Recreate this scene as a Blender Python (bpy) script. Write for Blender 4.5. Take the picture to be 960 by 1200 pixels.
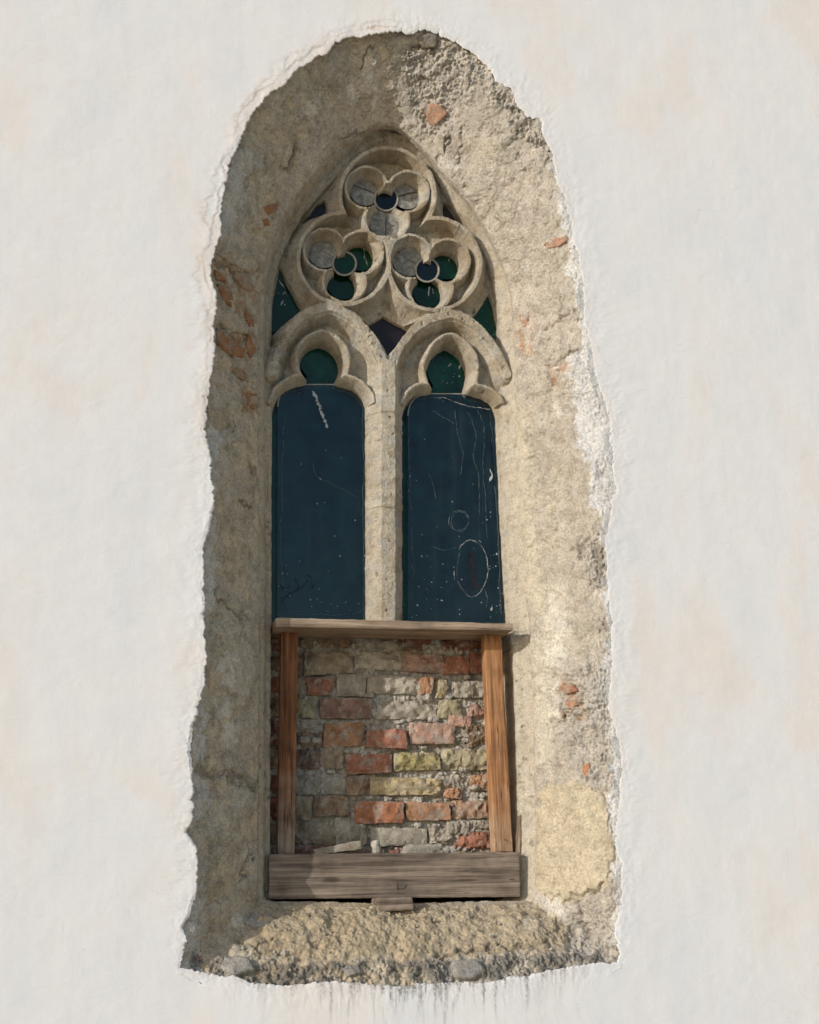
import bpy, math, random
import numpy as np
from mathutils import Vector, Matrix

random.seed(7)
rng = np.random.default_rng(7)
for o in list(bpy.data.objects):
    bpy.data.objects.remove(o, do_unlink=True)
scene = bpy.context.scene
COL = scene.collection

# ------------------------------------------------------------------ camera
F_PX = 1700.0
YAW, PITCH, ROLL = math.radians(12.0), math.radians(15.0), math.radians(1.0)
DIST = 4.7
ZC = 2.85
fwd = np.array([math.sin(YAW) * math.cos(PITCH), math.cos(YAW) * math.cos(PITCH), math.sin(PITCH)])
r0 = np.cross(fwd, [0, 0, 1.0]); r0 /= np.linalg.norm(r0)
u0 = np.cross(r0, fwd)
right = r0 * math.cos(ROLL) - u0 * math.sin(ROLL)
up = u0 * math.cos(ROLL) + r0 * math.sin(ROLL)
CAM = np.array([0, 0, ZC]) - DIST * fwd
cam_data = bpy.data.cameras.new('camera')
cam_data.sensor_fit = 'HORIZONTAL'
cam_data.sensor_width = 36.0
cam_data.lens = F_PX / 960.0 * 36.0
cam_data.clip_end = 1000.0
cam_data.clip_start = 0.05
cam = bpy.data.objects.new('camera', cam_data)
COL.objects.link(cam)
M = Matrix(((right[0], up[0], -fwd[0], CAM[0]), (right[1], up[1], -fwd[1], CAM[1]),
            (right[2], up[2], -fwd[2], CAM[2]), (0, 0, 0, 1)))
cam.matrix_world = M
scene.camera = cam

# ------------------------------------------------------------------ sky, sun, exposure
SUN = Vector((-1.66, -1.0, 0.62)).normalized()
world = bpy.data.worlds.new('World')
scene.world = world
world.use_nodes = True
wn = world.node_tree
for n in list(wn.nodes):
    wn.nodes.remove(n)
sky = wn.nodes.new('ShaderNodeTexSky')
sky.sky_type = 'NISHITA'
sky.sun_disc = False
sky.sun_elevation = math.asin(SUN.z)
sky.sun_rotation = math.atan2(SUN.x, SUN.y)
sky.air_density = 1.0
sky.dust_density = 1.0
sky.ozone_density = 1.0
bg = wn.nodes.new('ShaderNodeBackground')
bg.inputs['Strength'].default_value = 0.15
wo = wn.nodes.new('ShaderNodeOutputWorld')
wn.links.new(sky.outputs[0], bg.inputs['Color'])
wn.links.new(bg.outputs[0], wo.inputs['Surface'])
sd = bpy.data.lights.new('sun', 'SUN')
sd.energy = 2.6
sd.angle = math.radians(0.5)
sd.color = (1.0, 0.985, 0.962)
so = bpy.data.objects.new('sun', sd)
COL.objects.link(so)
so.rotation_euler = SUN.to_track_quat('Z', 'Y').to_euler()
so.location = (-8, -6, 8)
scene.view_settings.view_transform = 'Standard'
scene.view_settings.look = 'None'
scene.view_settings.gamma = 1.0
scene.view_settings.exposure = 0.15
scene.render.engine = 'CYCLES'

# ------------------------------------------------------------------ pixel <-> place
MPP = DIST / F_PX          # metres per photo pixel on the wall


def P(px, py, d=0.0):
    """photo pixel -> point on the plane y = d (d metres behind the wall face)"""
    px = np.asarray(px, float); py = np.asarray(py, float)
    ray = fwd * F_PX + (px - 480.0)[..., None] * right - (py - 600.0)[..., None] * up
    d = np.broadcast_to(np.asarray(d, float), px.shape)
    t = (d - CAM[1]) / ray[..., 1]
    return CAM + ray * t[..., None]


def proj(p):
    v = p - CAM
    w = v @ fwd
    return 480 + F_PX * (v @ right) / w, 600 - F_PX * (v @ up) / w


# ------------------------------------------------------------------ numpy noise
_perm = np.concatenate([rng.permutation(256)] * 3)
_g = rng.normal(size=(256, 3)); _g /= np.linalg.norm(_g, axis=1)[:, None]


def noise(p):
    pi = np.floor(p).astype(int); pf = p - pi
    pi &= 255
    w = pf * pf * pf * (pf * (pf * 6 - 15) + 10)
    r = 0
    for dx in (0, 1):
        for dy in (0, 1):
            for dz in (0, 1):
                h = _perm[_perm[_perm[(pi[:, 0] + dx) & 255] + ((pi[:, 1] + dy) & 255)] + ((pi[:, 2] + dz) & 255)]
                g = _g[h]
                n = g[:, 0] * (pf[:, 0] - dx) + g[:, 1] * (pf[:, 1] - dy) + g[:, 2] * (pf[:, 2] - dz)
                r = r + n * (w[:, 0] if dx else 1 - w[:, 0]) * (w[:, 1] if dy else 1 - w[:, 1]) * (w[:, 2] if dz else 1 - w[:, 2])
    return r * 1.6


def fbm(p, freq, octaves=4, gain=0.5, off=0.0):
    q = p * freq + np.array([off, off * 1.7, off * 0.3]) + 13.3
    a, s = 1.0, 0
    for _ in range(octaves):
        s = s + a * noise(q)
        q = q * 2.03 + 7.1
        a *= gain
    return s


def worley(p, freq, off=0.0):
    q = p * freq + off
    pi = np.floor(q).astype(int); pf = q - pi
    best = np.full(len(p), 9.0)
    for dx in (-1, 0, 1):
        for dy in (-1, 0, 1):
            for dz in (-1, 0, 1):
                h = _perm[_perm[_perm[(pi[:, 0] + dx) & 255] + ((pi[:, 1] + dy) & 255)] + ((pi[:, 2] + dz) & 255)]
                j = _g[h] * 0.4 + 0.5
                d = (dx + j[:, 0] - pf[:, 0]) ** 2 + (dy + j[:, 1] - pf[:, 1]) ** 2 + (dz + j[:, 2] - pf[:, 2]) ** 2
                best = np.minimum(best, d)
    return np.sqrt(best)


def sstep(a, b, x):
    t = np.clip((x - a) / (b - a), 0, 1)
    return t * t * (3 - 2 * t)


def sdf_poly(q, poly):
    """signed distance (negative inside) of points q (n,2) to a closed polygon"""
    poly = np.asarray(poly, float)
    d = np.full(len(q), 1e18); s = np.ones(len(q))
    n = len(poly)
    for i in range(n):
        a = poly[i]; b = poly[i - 1]
        e = b - a; w = q - a
        t = np.clip((w @ e) / max(e @ e, 1e-9), 0, 1)
        v = w - t[:, None] * e
        d = np.minimum(d, (v * v).sum(1))
        c1 = q[:, 1] >= a[1]; c2 = q[:, 1] < b[1]; c3 = e[0] * w[:, 1] > e[1] * w[:, 0]
        flip = (c1 & c2 & c3) | (~c1 & ~c2 & ~c3)
        s[flip] *= -1
    return s * np.sqrt(d)


def dist_line(q, pts):
    pts = np.asarray(pts, float)
    d = np.full(len(q), 1e18)
    for i in range(len(pts) - 1):
        a, b = pts[i], pts[i + 1]
        e = b - a; w = q - a
        t = np.clip((w @ e) / max(e @ e, 1e-9), 0, 1)
        v = w - t[:, None] * e
        d = np.minimum(d, (v * v).sum(1))
    return np.sqrt(d)


def smooth_closed(pts, iters=2):
    pts = np.asarray(pts, float)
    for _ in range(iters):
        nx = np.roll(pts, -1, 0)
        pts = np.stack([pts * .75 + nx * .25, pts * .25 + nx * .75], 1).reshape(-1, 2)
    return pts


def smooth_open(pts, iters=2):
    pts = np.asarray(pts, float)
    for _ in range(iters):
        mid = np.stack([pts[:-1] * .75 + pts[1:] * .25, pts[:-1] * .25 + pts[1:] * .75], 1).reshape(-1, 2)
        pts = np.concatenate([pts[:1], mid, pts[-1:]])
    return pts


def sdf_part(q, poly, sel, far=60.0):
    r = np.full(len(q), far)
    r[sel] = sdf_poly(q[sel], poly)
    return r


def resample(pts, n):
    pts = np.asarray(pts, float)
    s = np.concatenate([[0], np.cumsum(np.linalg.norm(np.diff(pts, axis=0), axis=1))])
    t = np.linspace(0, s[-1], n, endpoint=False)
    return np.stack([np.interp(t, s, pts[:, 0]), np.interp(t, s, pts[:, 1])], 1)


# ------------------------------------------------------------------ mesh helpers
def link_mesh(name, me, mat, parent=None, origin=None, smooth=True, sharp=None):
    o = bpy.data.objects.new(name, me)
    COL.objects.link(o)
    if mat is not None:
        me.materials.append(mat)
    if parent is not None:
        o.parent = parent
    if smooth:
        me.polygons.foreach_set('use_smooth', np.ones(len(me.polygons), bool))
    return o


def world_origin(parent):
    v = np.zeros(3)
    while parent is not None:
        v = v + np.array(parent.location)
        parent = parent.parent
    return v


def mesh_np(name, verts, faces, mat, parent=None, col=None, smooth=True, vec=None, kind=None):
    """verts in world metres, faces (n,4) or (n,3) or list of tuples; child meshes are stored relative to their parent"""
    verts = np.asarray(verts, float) - world_origin(parent)
    me = bpy.data.meshes.new(name)
    if isinstance(faces, np.ndarray):
        k = faces.shape[1]
        me.vertices.add(len(verts)); me.loops.add(faces.size); me.polygons.add(len(faces))
        me.vertices.foreach_set('co', verts.astype(np.float32).ravel())
        me.loops.foreach_set('vertex_index', faces.astype(np.int32).ravel())
        me.polygons.foreach_set('loop_start', np.arange(0, faces.size, k, dtype=np.int32))
        me.update(calc_edges=True)
    else:
        me.from_pydata([tuple(v) for v in verts], [], faces)
    if col is not None:
        at = me.attributes.new('Col', 'FLOAT_COLOR', 'POINT')
        c = np.ones((len(verts), 4), np.float32); c[:, :3] = col
        at.data.foreach_set('color', c.ravel())
    if vec is not None:
        at = me.attributes.new('grain', 'FLOAT_VECTOR', 'POINT')
        at.data.foreach_set('vector', np.asarray(vec, np.float32).ravel())
    me.validate(verbose=False)
    o = link_mesh(name, me, mat, parent, smooth=smooth)
    if kind:
        o['kind'] = kind
    return o


def grid_faces(nu, nv, closed_u=False, flip=False):
    """vertex index = i*nv + j"""
    ii = np.arange(nu if closed_u else nu - 1); jj = np.arange(nv - 1)
    I, J = np.meshgrid(ii, jj, indexing='ij')
    I2 = (I + 1) % nu
    f = np.stack([I * nv + J, I2 * nv + J, I2 * nv + J + 1, I * nv + J + 1], -1).reshape(-1, 4)
    return f[:, ::-1].copy() if flip else f


def empty(name, loc, label, cat, group=None):
    o = bpy.data.objects.new(name, None)
    o.location = loc
    o.empty_display_size = 0.1
    COL.objects.link(o)
    o['label'] = label; o['category'] = cat
    if group:
        o['group'] = group
    return o


def tag(o, label, cat, group=None):
    o['label'] = label; o['category'] = cat
    if group:
        o['group'] = group
    return o


# ------------------------------------------------------------------ materials
def new_mat(name):
    m = bpy.data.materials.new(name)
    m.use_nodes = True
    nt = m.node_tree
    b = nt.nodes['Principled BSDF']
    return m, nt, b


def N(nt, t, **kw):
    n = nt.nodes.new(t)
    for k, v in kw.items():
        if k in n.inputs:
            n.inputs[k].default_value = v
        else:
            setattr(n, k, v)
    return n


def noise_node(nt, vec, scale, detail=4, rough=0.55, dist=0.0):
    n = N(nt, 'ShaderNodeTexNoise', Scale=scale, Detail=detail, Roughness=rough, Distortion=dist)
    nt.links.new(vec, n.inputs['Vector'])
    return n.outputs['Fac']


def ramp(nt, fac, stops):
    r = nt.nodes.new('ShaderNodeValToRGB')
    while len(r.color_ramp.elements) < len(stops):
        r.color_ramp.elements.new(0.5)
    for e, (p, c) in zip(r.color_ramp.elements, stops):
        e.position = p
        e.color = (c[0], c[1], c[2], 1) if not isinstance(c, (int, float)) else (c, c, c, 1)
    nt.links.new(fac, r.inputs['Fac'])
    return r.outputs['Color']


def mixc(nt, mode, fac, a, b):
    m = N(nt, 'ShaderNodeMix', data_type='RGBA', blend_type=mode)
    for s, v in ((m.inputs[0], fac), (m.inputs[6], a), (m.inputs[7], b)):
        if isinstance(v, (int, float)):
            s.default_value = v
        elif isinstance(v, tuple):
            s.default_value = (v[0], v[1], v[2], 1)
        else:
            nt.links.new(v, s)
    return m.outputs[2]


def mathn(nt, op, a, b=0.0):
    m = N(nt, 'ShaderNodeMath', operation=op)
    for s, v in ((m.inputs[0], a), (m.inputs[1], b)):
        if isinstance(v, (int, float)):
            s.default_value = v
        else:
            nt.links.new(v, s)
    return m.outputs[0]


def bump(nt, height, strength, dist, normal=None):
    b = N(nt, 'ShaderNodeBump', Strength=strength, Distance=dist)
    nt.links.new(height, b.inputs['Height'])
    if normal is not None:
        nt.links.new(normal, b.inputs['Normal'])
    return b.outputs['Normal']


def masonry_mat(name, fine=160.0, amp=0.0022, spread=(0.62, 1.3)):
    """colour from the mesh's own per-piece tint, broken up by grains and specks"""
    m, nt, b = new_mat(name)
    at = N(nt, 'ShaderNodeAttribute', attribute_name='Col')
    tc = N(nt, 'ShaderNodeTexCoord').outputs['Object']
    n1 = noise_node(nt, tc, fine, 5, 0.65)
    n2 = noise_node(nt, tc, fine * 0.22, 5, 0.6)
    n3 = noise_node(nt, tc, fine * 3.2, 3, 0.6)
    c = mixc(nt, 'MULTIPLY', 1.0, at.outputs['Color'], ramp(nt, n1, [(0.3, spread[0]), (0.5, 1.0), (0.72, spread[1])]))
    c = mixc(nt, 'MULTIPLY', 0.8, c, ramp(nt, n2, [(0.32, (0.74, 0.71, 0.67)), (0.5, 1.0), (0.7, (1.18, 1.15, 1.1))]))
    c = mixc(nt, 'MULTIPLY', 0.7, c, ramp(nt, n3, [(0.33, 0.6), (0.45, 1.0), (0.62, 1.05), (0.7, 1.45)]))
    nt.links.new(c, b.inputs['Base Color'])
    b.inputs['Roughness'].default_value = 0.95
    b.inputs['Specular IOR Level'].default_value = 0.15
    h = mathn(nt, 'ADD', mathn(nt, 'MULTIPLY', n1, 1.0), mathn(nt, 'MULTIPLY', n3, 0.35))
    nt.links.new(bump(nt, h, 0.9, amp * 2.5), b.inputs['Normal'])
    return m


MAT_MORTAR = masonry_mat('lime_mortar', 130.0, 0.0019, (0.7, 1.25))
MAT_STONE = masonry_mat('carved_limestone', 190.0, 0.0014, (0.7, 1.22))
MAT_BRICK = masonry_mat('fired_brick', 170.0, 0.0016, (0.7, 1.22))


def plaster_mat():
    m, nt, b = new_mat('white_limewash_plaster')
    tc = N(nt, 'ShaderNodeTexCoord').outputs['Object']
    mp = N(nt, 'ShaderNodeMapping'); mp.inputs['Scale'].default_value = (1.0, 1.0, 0.45)
    nt.links.new(tc, mp.inputs['Vector'])
    v = mp.outputs[0]
    mp2 = N(nt, 'ShaderNodeMapping'); mp2.inputs['Scale'].default_value = (1.0, 1.0, 0.07)
    nt.links.new(tc, mp2.inputs['Vector'])
    big = noise_node(nt, v, 2.6, 5, 0.6, 0.4)
    mid = noise_node(nt, tc, 9.0, 5, 0.6)
    streak = noise_node(nt, mp2.outputs[0], 34.0, 4, 0.6)
    fine = noise_node(nt, tc, 220.0, 3, 0.6)
    c = ramp(nt, big, [(0.36, (0.685, 0.680, 0.680)), (0.52, (0.71, 0.697, 0.682)), (0.66, (0.715, 0.66, 0.612))])
    c = mixc(nt, 'MULTIPLY', 0.55, c, ramp(nt, mid, [(0.3, (0.95, 0.95, 0.955)), (0.55, 1.0), (0.72, (1.0, 0.955, 0.915))]))
    c = mixc(nt, 'MULTIPLY', 0.22, c, ramp(nt, streak, [(0.3, (0.93, 0.91, 0.88)), (0.5, 1.0), (0.8, 1.02)]))
    sm = mathn(nt, 'MULTIPLY', ramp(nt, noise_node(nt, mp2.outputs[0], 60.0, 3, 0.5), [(0.6, 0.0), (0.72, 1.0)]),
               ramp(nt, noise_node(nt, tc, 3.1, 2, 0.5), [(0.52, 0.0), (0.64, 1.0)]))
    c = mixc(nt, 'MIX', mathn(nt, 'MULTIPLY', sm, 0.35), c, (0.66, 0.57, 0.48))
    vo = N(nt, 'ShaderNodeTexVoronoi', Scale=16.0); nt.links.new(tc, vo.inputs['Vector'])
    speck = ramp(nt, vo.outputs['Distance'], [(0.03, 1.0), (0.055, 0.0)])
    sel = ramp(nt, noise_node(nt, tc, 5.0, 2), [(0.58, 0.0), (0.62, 1.0)])
    c = mixc(nt, 'MIX', mathn(nt, 'MULTIPLY', mathn(nt, 'MULTIPLY', speck, sel), 0.6), c, (0.45, 0.41, 0.37))
    # hairline cracks and scuffs
    vc = N(nt, 'ShaderNodeTexVoronoi', Scale=2.3, feature='DISTANCE_TO_EDGE')
    wob = N(nt, 'ShaderNodeTexNoise', Scale=9.0, Detail=5.0)
    nt.links.new(tc, wob.inputs['Vector'])
    va = N(nt, 'ShaderNodeVectorMath', operation='MULTIPLY_ADD'); va.inputs[1].default_value = (0.25, 0.25, 0.25)
    nt.links.new(wob.outputs['Color'], va.inputs[0]); nt.links.new(tc, va.inputs[2]); nt.links.new(va.outputs[0], vc.inputs['Vector'])
    crk = mathn(nt, 'MULTIPLY', ramp(nt, vc.outputs['Distance'], [(0.002, 1.0), (0.006, 0.0)]), ramp(nt, noise_node(nt, tc, 2.2, 3), [(0.54, 0.0), (0.66, 1.0)]))
    c = mixc(nt, 'MIX', mathn(nt, 'MULTIPLY', crk, 0.22), c, (0.5, 0.43, 0.36))
    scf = mathn(nt, 'MULTIPLY', ramp(nt, noise_node(nt, tc, 70.0, 5, 0.7), [(0.60, 0.0), (0.70, 1.0)]), ramp(nt, noise_node(nt, tc, 4.3, 3, 0.6), [(0.56, 0.0), (0.68, 1.0)]))
    c = mixc(nt, 'MIX', mathn(nt, 'MULTIPLY', scf, 0.16), c, (0.52, 0.46, 0.40))
    at = N(nt, 'ShaderNodeAttribute', attribute_name='Col')
    c = mixc(nt, 'MULTIPLY', 1.0, c, at.outputs['Color'])
    nt.links.new(c, b.inputs['Base Color'])
    b.inputs['Roughness'].default_value = 0.9
    b.inputs['Specular IOR Level'].default_value = 0.2
    mp3 = N(nt, 'ShaderNodeMapping'); mp3.inputs['Scale'].default_value = (0.5, 1.0, 1.0)
    mp3.inputs['Rotation'].default_value = (0, 0.35, 0)
    nt.links.new(tc, mp3.inputs['Vector'])
    trow = noise_node(nt, mp3.outputs[0], 22.0, 6, 0.62, 0.8)
    wide = noise_node(nt, tc, 4.0, 4, 0.5)
    nrm = bump(nt, wide, 0.35, 0.02)
    nrm = bump(nt, trow, 0.42, 0.004, nrm)
    nrm = bump(nt, streak, 0.05, 0.004, nrm)
    nrm = bump(nt, fine, 0.16, 0.002, nrm)
    nt.links.new(nrm, b.inputs['Normal'])
    return m


MAT_PLASTER = plaster_mat()


def wood_mat(name, dark, mid, light, weather=None):
    m, nt, b = new_mat(name)
    at = N(nt, 'ShaderNodeAttribute', attribute_name='grain')
    mp = N(nt, 'ShaderNodeMapping'); mp.inputs['Scale'].default_value = (2.2, 60.0, 60.0)
    nt.links.new(at.outputs['Vector'], mp.inputs['Vector'])
    mp2 = N(nt, 'ShaderNodeMapping'); mp2.inputs['Scale'].default_value = (7.0, 420.0, 420.0)
    nt.links.new(at.outputs['Vector'], mp2.inputs['Vector'])
    g1 = noise_node(nt, mp.outputs[0], 1.0, 5, 0.6, 0.6)
    g2 = noise_node(nt, mp2.outputs[0], 1.0, 4, 0.6)
    blot = noise_node(nt, at.outputs['Vector'], 9.0, 4, 0.6)
    c = ramp(nt, g1, [(0.32, dark), (0.5, mid), (0.66, light)])
    c = mixc(nt, 'MULTIPLY', 0.9, c, ramp(nt, g2, [(0.3, 0.55), (0.5, 1.0), (0.75, 1.25)]))
    if weather:
        # greyed wood towards the weathered end of the piece, in uneven patches
        sx = N(nt, 'ShaderNodeSeparateXYZ'); nt.links.new(at.outputs['Vector'], sx.inputs[0])
        w = mathn(nt, 'ADD', mathn(nt, 'MULTIPLY', sx.outputs[0], weather[1]), mathn(nt, 'MULTIPLY', blot, 0.9))
        w = ramp(nt, mathn(nt, 'ADD', w, weather[2]), [(0.35, 0.0), (0.75, 1.0)])
        c = mixc(nt, 'MIX', w, c, mixc(nt, 'MULTIPLY', 1.0, weather[0], ramp(nt, g1, [(0.25, 0.5), (0.5, 1.0), (0.75, 1.3)])))
    c = mixc(nt, 'MULTIPLY', 0.8, c, ramp(nt, blot, [(0.33, 0.6), (0.5, 1.0), (0.7, 1.2)]))
    ms = N(nt, 'ShaderNodeMapping'); ms.inputs['Scale'].default_value = (1.6, 48.0, 48.0)
    nt.links.new(at.outputs['Vector'], ms.inputs['Vector'])
    sn = noise_node(nt, ms.outputs[0], 1.0, 3, 0.5, 0.3)
    spl = ramp(nt, mathn(nt, 'ABSOLUTE', mathn(nt, 'SUBTRACT', sn, 0.5)), [(0.004, 1.0), (0.014, 0.0)])
    spl = mathn(nt, 'MULTIPLY', spl, ramp(nt, noise_node(nt, at.outputs['Vector'], 5.0, 3), [(0.45, 0.0), (0.6, 1.0)]))
    c = mixc(nt, 'MIX', mathn(nt, 'MULTIPLY', spl, 0.8), c, (dark[0] * 0.4, dark[1] * 0.4, dark[2] * 0.4))
    # knots
    mk = N(nt, 'ShaderNodeMapping'); mk.inputs['Scale'].default_value = (3.2, 9.0, 9.0)
    nt.links.new(at.outputs['Vector'], mk.inputs['Vector'])
    vo = N(nt, 'ShaderNodeTexVoronoi', Scale=1.0, Randomness=1.0); nt.links.new(mk.outputs[0], vo.inputs['Vector'])
    kn = ramp(nt, vo.outputs['Distance'], [(0.05, 1.0), (0.12, 0.0)])
    c = mixc(nt, 'MIX', mathn(nt, 'MULTIPLY', kn, 0.75), c, (dark[0] * 0.45, dark[1] * 0.4, dark[2] * 0.4))
    nt.links.new(c, b.inputs['Base Color'])
    b.inputs['Roughness'].default_value = 0.75
    b.inputs['Specular IOR Level'].default_value = 0.25
    h = mathn(nt, 'ADD', mathn(nt, 'MULTIPLY', g1, 1.0), mathn(nt, 'MULTIPLY', g2, 0.6))
    nt.links.new(bump(nt, h, 0.8, 0.0035), b.inputs['Normal'])
    return m


MAT_GREYWOOD = wood_mat('weathered_grey_wood', (0.09, 0.066, 0.05), (0.205, 0.158, 0.12), (0.315, 0.25, 0.19))
MAT_SHELFWOOD = wood_mat('sun_bleached_brown_wood', (0.17, 0.115, 0.075), (0.33, 0.24, 0.165), (0.44, 0.34, 0.25))
MAT_POST_A = wood_mat('orange_stained_wood', (0.07, 0.028, 0.012), (0.20, 0.082, 0.034), (0.32, 0.145, 0.065),
                      weather=((0.25, 0.19, 0.14), 1.5, -0.75))
MAT_POST_B = wood_mat('orange_pine_wood', (0.15, 0.06, 0.024), (0.34, 0.16, 0.068), (0.46, 0.25, 0.12),
                      weather=((0.36, 0.25, 0.165), 1.2, -0.75))


def glass_mat(name, base, rough=0.12, dust=0.25, dustcol=(0.25, 0.27, 0.24), scale=60.0, vary=0.6, cloud=14.0):
    m, nt, b = new_mat(name)
    tc = N(nt, 'ShaderNodeTexCoord').outputs['Object']
    n1 = noise_node(nt, tc, cloud, 5, 0.65)
    n2 = noise_node(nt, tc, scale * 3, 4, 0.7)
    c = mixc(nt, 'MULTIPLY', vary, base, ramp(nt, n1, [(0.3, 0.35), (0.55, 1.0), (0.75, 1.7)]))
    sp = ramp(nt, n2, [(0.66, 0.0), (0.78, 1.0)])
    c = mixc(nt, 'MIX', mathn(nt, 'MULTIPLY', sp, dust), c, dustcol)
    nt.links.new(c, b.inputs['Base Color'])
    b.inputs['Roughness'].default_value = rough
    b.inputs['IOR'].default_value = 1.5
    b.inputs['Specular IOR Level'].default_value = 0.3
    nt.links.new(bump(nt, noise_node(nt, tc, 18.0, 2), 0.12, 0.004), b.inputs['Normal'])
    return m


MAT_GREEN = glass_mat('bottle_green_glass', (0.003, 0.040, 0.014), 0.10, 0.10)
MAT_DEEPGREEN = glass_mat('deep_green_glass', (0.0015, 0.026, 0.010), 0.08, 0.08)
MAT_BACKGREEN = glass_mat('sea_green_glass', (0.003, 0.048, 0.031), 0.15, 0.05, vary=1.0)
MAT_VIOLET = glass_mat('dark_violet_glass', (0.014, 0.010, 0.013), 0.3, 0.10, (0.2, 0.2, 0.2))
MAT_PLUM = glass_mat('dusty_plum_glass', (0.055, 0.042, 0.050), 0.2, 0.3, (0.25, 0.24, 0.23))
MAT_NAVY = glass_mat('blue_black_glass', (0.003, 0.008, 0.012), 0.06, 0.05)
MAT_GREYGLASS = glass_mat('dusty_grey_glass', (0.27, 0.255, 0.22), 0.5, 0.6, (0.55, 0.52, 0.46), 24.0, 1.0, 48.0)


def pane_mat():
    m = bpy.data.materials.new('clear_protective_glass'); m.use_nodes = True
    nt = m.node_tree
    for n in list(nt.nodes):
        nt.nodes.remove(n)
    out = N(nt, 'ShaderNodeOutputMaterial')
    tr = N(nt, 'ShaderNodeBsdfTransparent'); tr.inputs['Color'].default_value = (0.70, 0.80, 0.86, 1)
    gl = N(nt, 'ShaderNodeBsdfGlossy'); gl.inputs['Roughness'].default_value = 0.02
    fr = N(nt, 'ShaderNodeFresnel', IOR=1.34)
    tc = N(nt, 'ShaderNodeTexCoord').outputs['Object']
    nrm = bump(nt, noise_node(nt, tc, 5.0, 2), 0.05, 0.01)
    nt.links.new(nrm, gl.inputs['Normal'])
    mx = N(nt, 'ShaderNodeMixShader')
    nt.links.new(fr.outputs[0], mx.inputs[0]); nt.links.new(tr.outputs[0], mx.inputs[1]); nt.links.new(gl.outputs[0], mx.inputs[2])
    df = N(nt, 'ShaderNodeBsdfDiffuse'); df.inputs['Color'].default_value = (0.22, 0.30, 0.34, 1)
    d1 = noise_node(nt, tc, 7.0, 5, 0.6)
    d2 = noise_node(nt, tc, 260.0, 3, 0.7)
    mps = N(nt, 'ShaderNodeMapping'); mps.inputs['Scale'].default_value = (1, 1, 0.08)
    nt.links.new(tc, mps.inputs['Vector'])
    d3 = noise_node(nt, mps.outputs[0], 45.0, 4, 0.6)
    fac = mathn(nt, 'ADD', mathn(nt, 'MULTIPLY', ramp(nt, d1, [(0.40, 0.1), (0.7, 1.0)]), 0.022),
                mathn(nt, 'MULTIPLY', ramp(nt, d2, [(0.74, 0.0), (0.80, 1.0)]), 0.25))
    fac = mathn(nt, 'ADD', fac, mathn(nt, 'MULTIPLY', ramp(nt, d3, [(0.5, 0.0), (0.8, 1.0)]), 0.04))
    mx2 = N(nt, 'ShaderNodeMixShader')
    nt.links.new(fac, mx2.inputs[0]); nt.links.new(mx.outputs[0], mx2.inputs[1]); nt.links.new(df.outputs[0], mx2.inputs[2])
    nt.links.new(mx2.outputs[0], out.inputs['Surface'])
    return m


MAT_PANE = pane_mat()


def plain_mat(name, colr, rough=0.8, metal=0.0, vary=0.5, scale=80.0):
    m, nt, b = new_mat(name)
    tc = N(nt, 'ShaderNodeTexCoord').outputs['Object']
    n1 = noise_node(nt, tc, scale, 4, 0.6)
    nt.links.new(mixc(nt, 'MULTIPLY', vary, colr, ramp(nt, n1, [(0.3, 0.5), (0.5, 1.0), (0.75, 1.35)])), b.inputs['Base Color'])
    b.inputs['Roughness'].default_value = rough
    b.inputs['Metallic'].default_value = metal
    nt.links.new(bump(nt, n1, 0.5, 0.002), b.inputs['Normal'])
    return m


MAT_LEAD = plain_mat('weathered_lead_came', (0.30, 0.27, 0.22), 0.7)
MAT_PUTTY = plain_mat('grey_putty', (0.34, 0.33, 0.29), 0.85)
MAT_CHALK = plain_mat('chalky_white_deposit', (0.42, 0.43, 0.41), 0.9, scale=300.0)
MAT_FAINT = plain_mat('faint_grey_scratch', (0.11, 0.14, 0.14), 0.8, scale=300.0)
MAT_RUST = plain_mat('rusty_nail_iron', (0.06, 0.035, 0.025), 0.7)
MAT_CORE = plain_mat('rubble_core', (0.12, 0.10, 0.08), 0.95, scale=12.0)
MAT_GROUND = plain_mat('gravelly_ground', (0.48, 0.42, 0.32), 0.95, scale=6.0)

# ------------------------------------------------------------------ traced outlines (photo pixels)
E_LEFT = [(212, 1134), (214, 1120), (220, 1103), (214, 1086), (222, 1072), (229, 1047), (233, 1030), (231, 998), (226, 988), (218, 975),
          (224, 960), (227, 946), (226, 918), (226, 900), (224, 883), (226, 862), (231, 837), (237, 816), (241, 792), (242, 771), (241, 752),
          (239, 742), (240, 705), (238, 672), (237, 645), (244, 622), (247, 610), (252, 592), (251, 580), (247, 555), (246, 525),
          (242, 505), (241, 480), (246, 460)]
E_LARCH = [(246, 460), (250, 424), (252, 398), (251, 377), (254, 361), (253, 345), (248, 326), (247, 305), (253, 291), (259, 277), (259, 251),
           (261, 230), (265, 212), (268, 203), (275, 178), (281, 166), (289, 145), (296, 133), (309, 118), (323, 105), (340, 93), (346, 83),
           (361, 73), (371, 65), (384, 61), (394, 49), (413, 43), (430, 40), (456, 36), (470, 37)]
E_RARCH = [(470, 37), (482, 38), (503, 36), (513, 40), (534, 49), (552, 60), (571, 76), (581, 95), (599, 104), (604, 122), (617, 136), (635, 142),
           (638, 165), (647, 178), (651, 190), (655, 218), (664, 244), (673, 279), (682, 316), (684, 342), (686, 374), (690, 398), (696, 424), (701, 452)]
E_RIGHT = [(701, 452), (710, 474), (715, 505), (719, 552), (721, 572), (716, 597), (711, 620), (710, 652), (712, 680), (717, 730), (718, 780),
           (713, 828), (722, 852), (729, 893), (726, 937), (722, 985), (731, 1033), (726, 1067), (721, 1094), (728, 1115), (724, 1128)]
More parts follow.
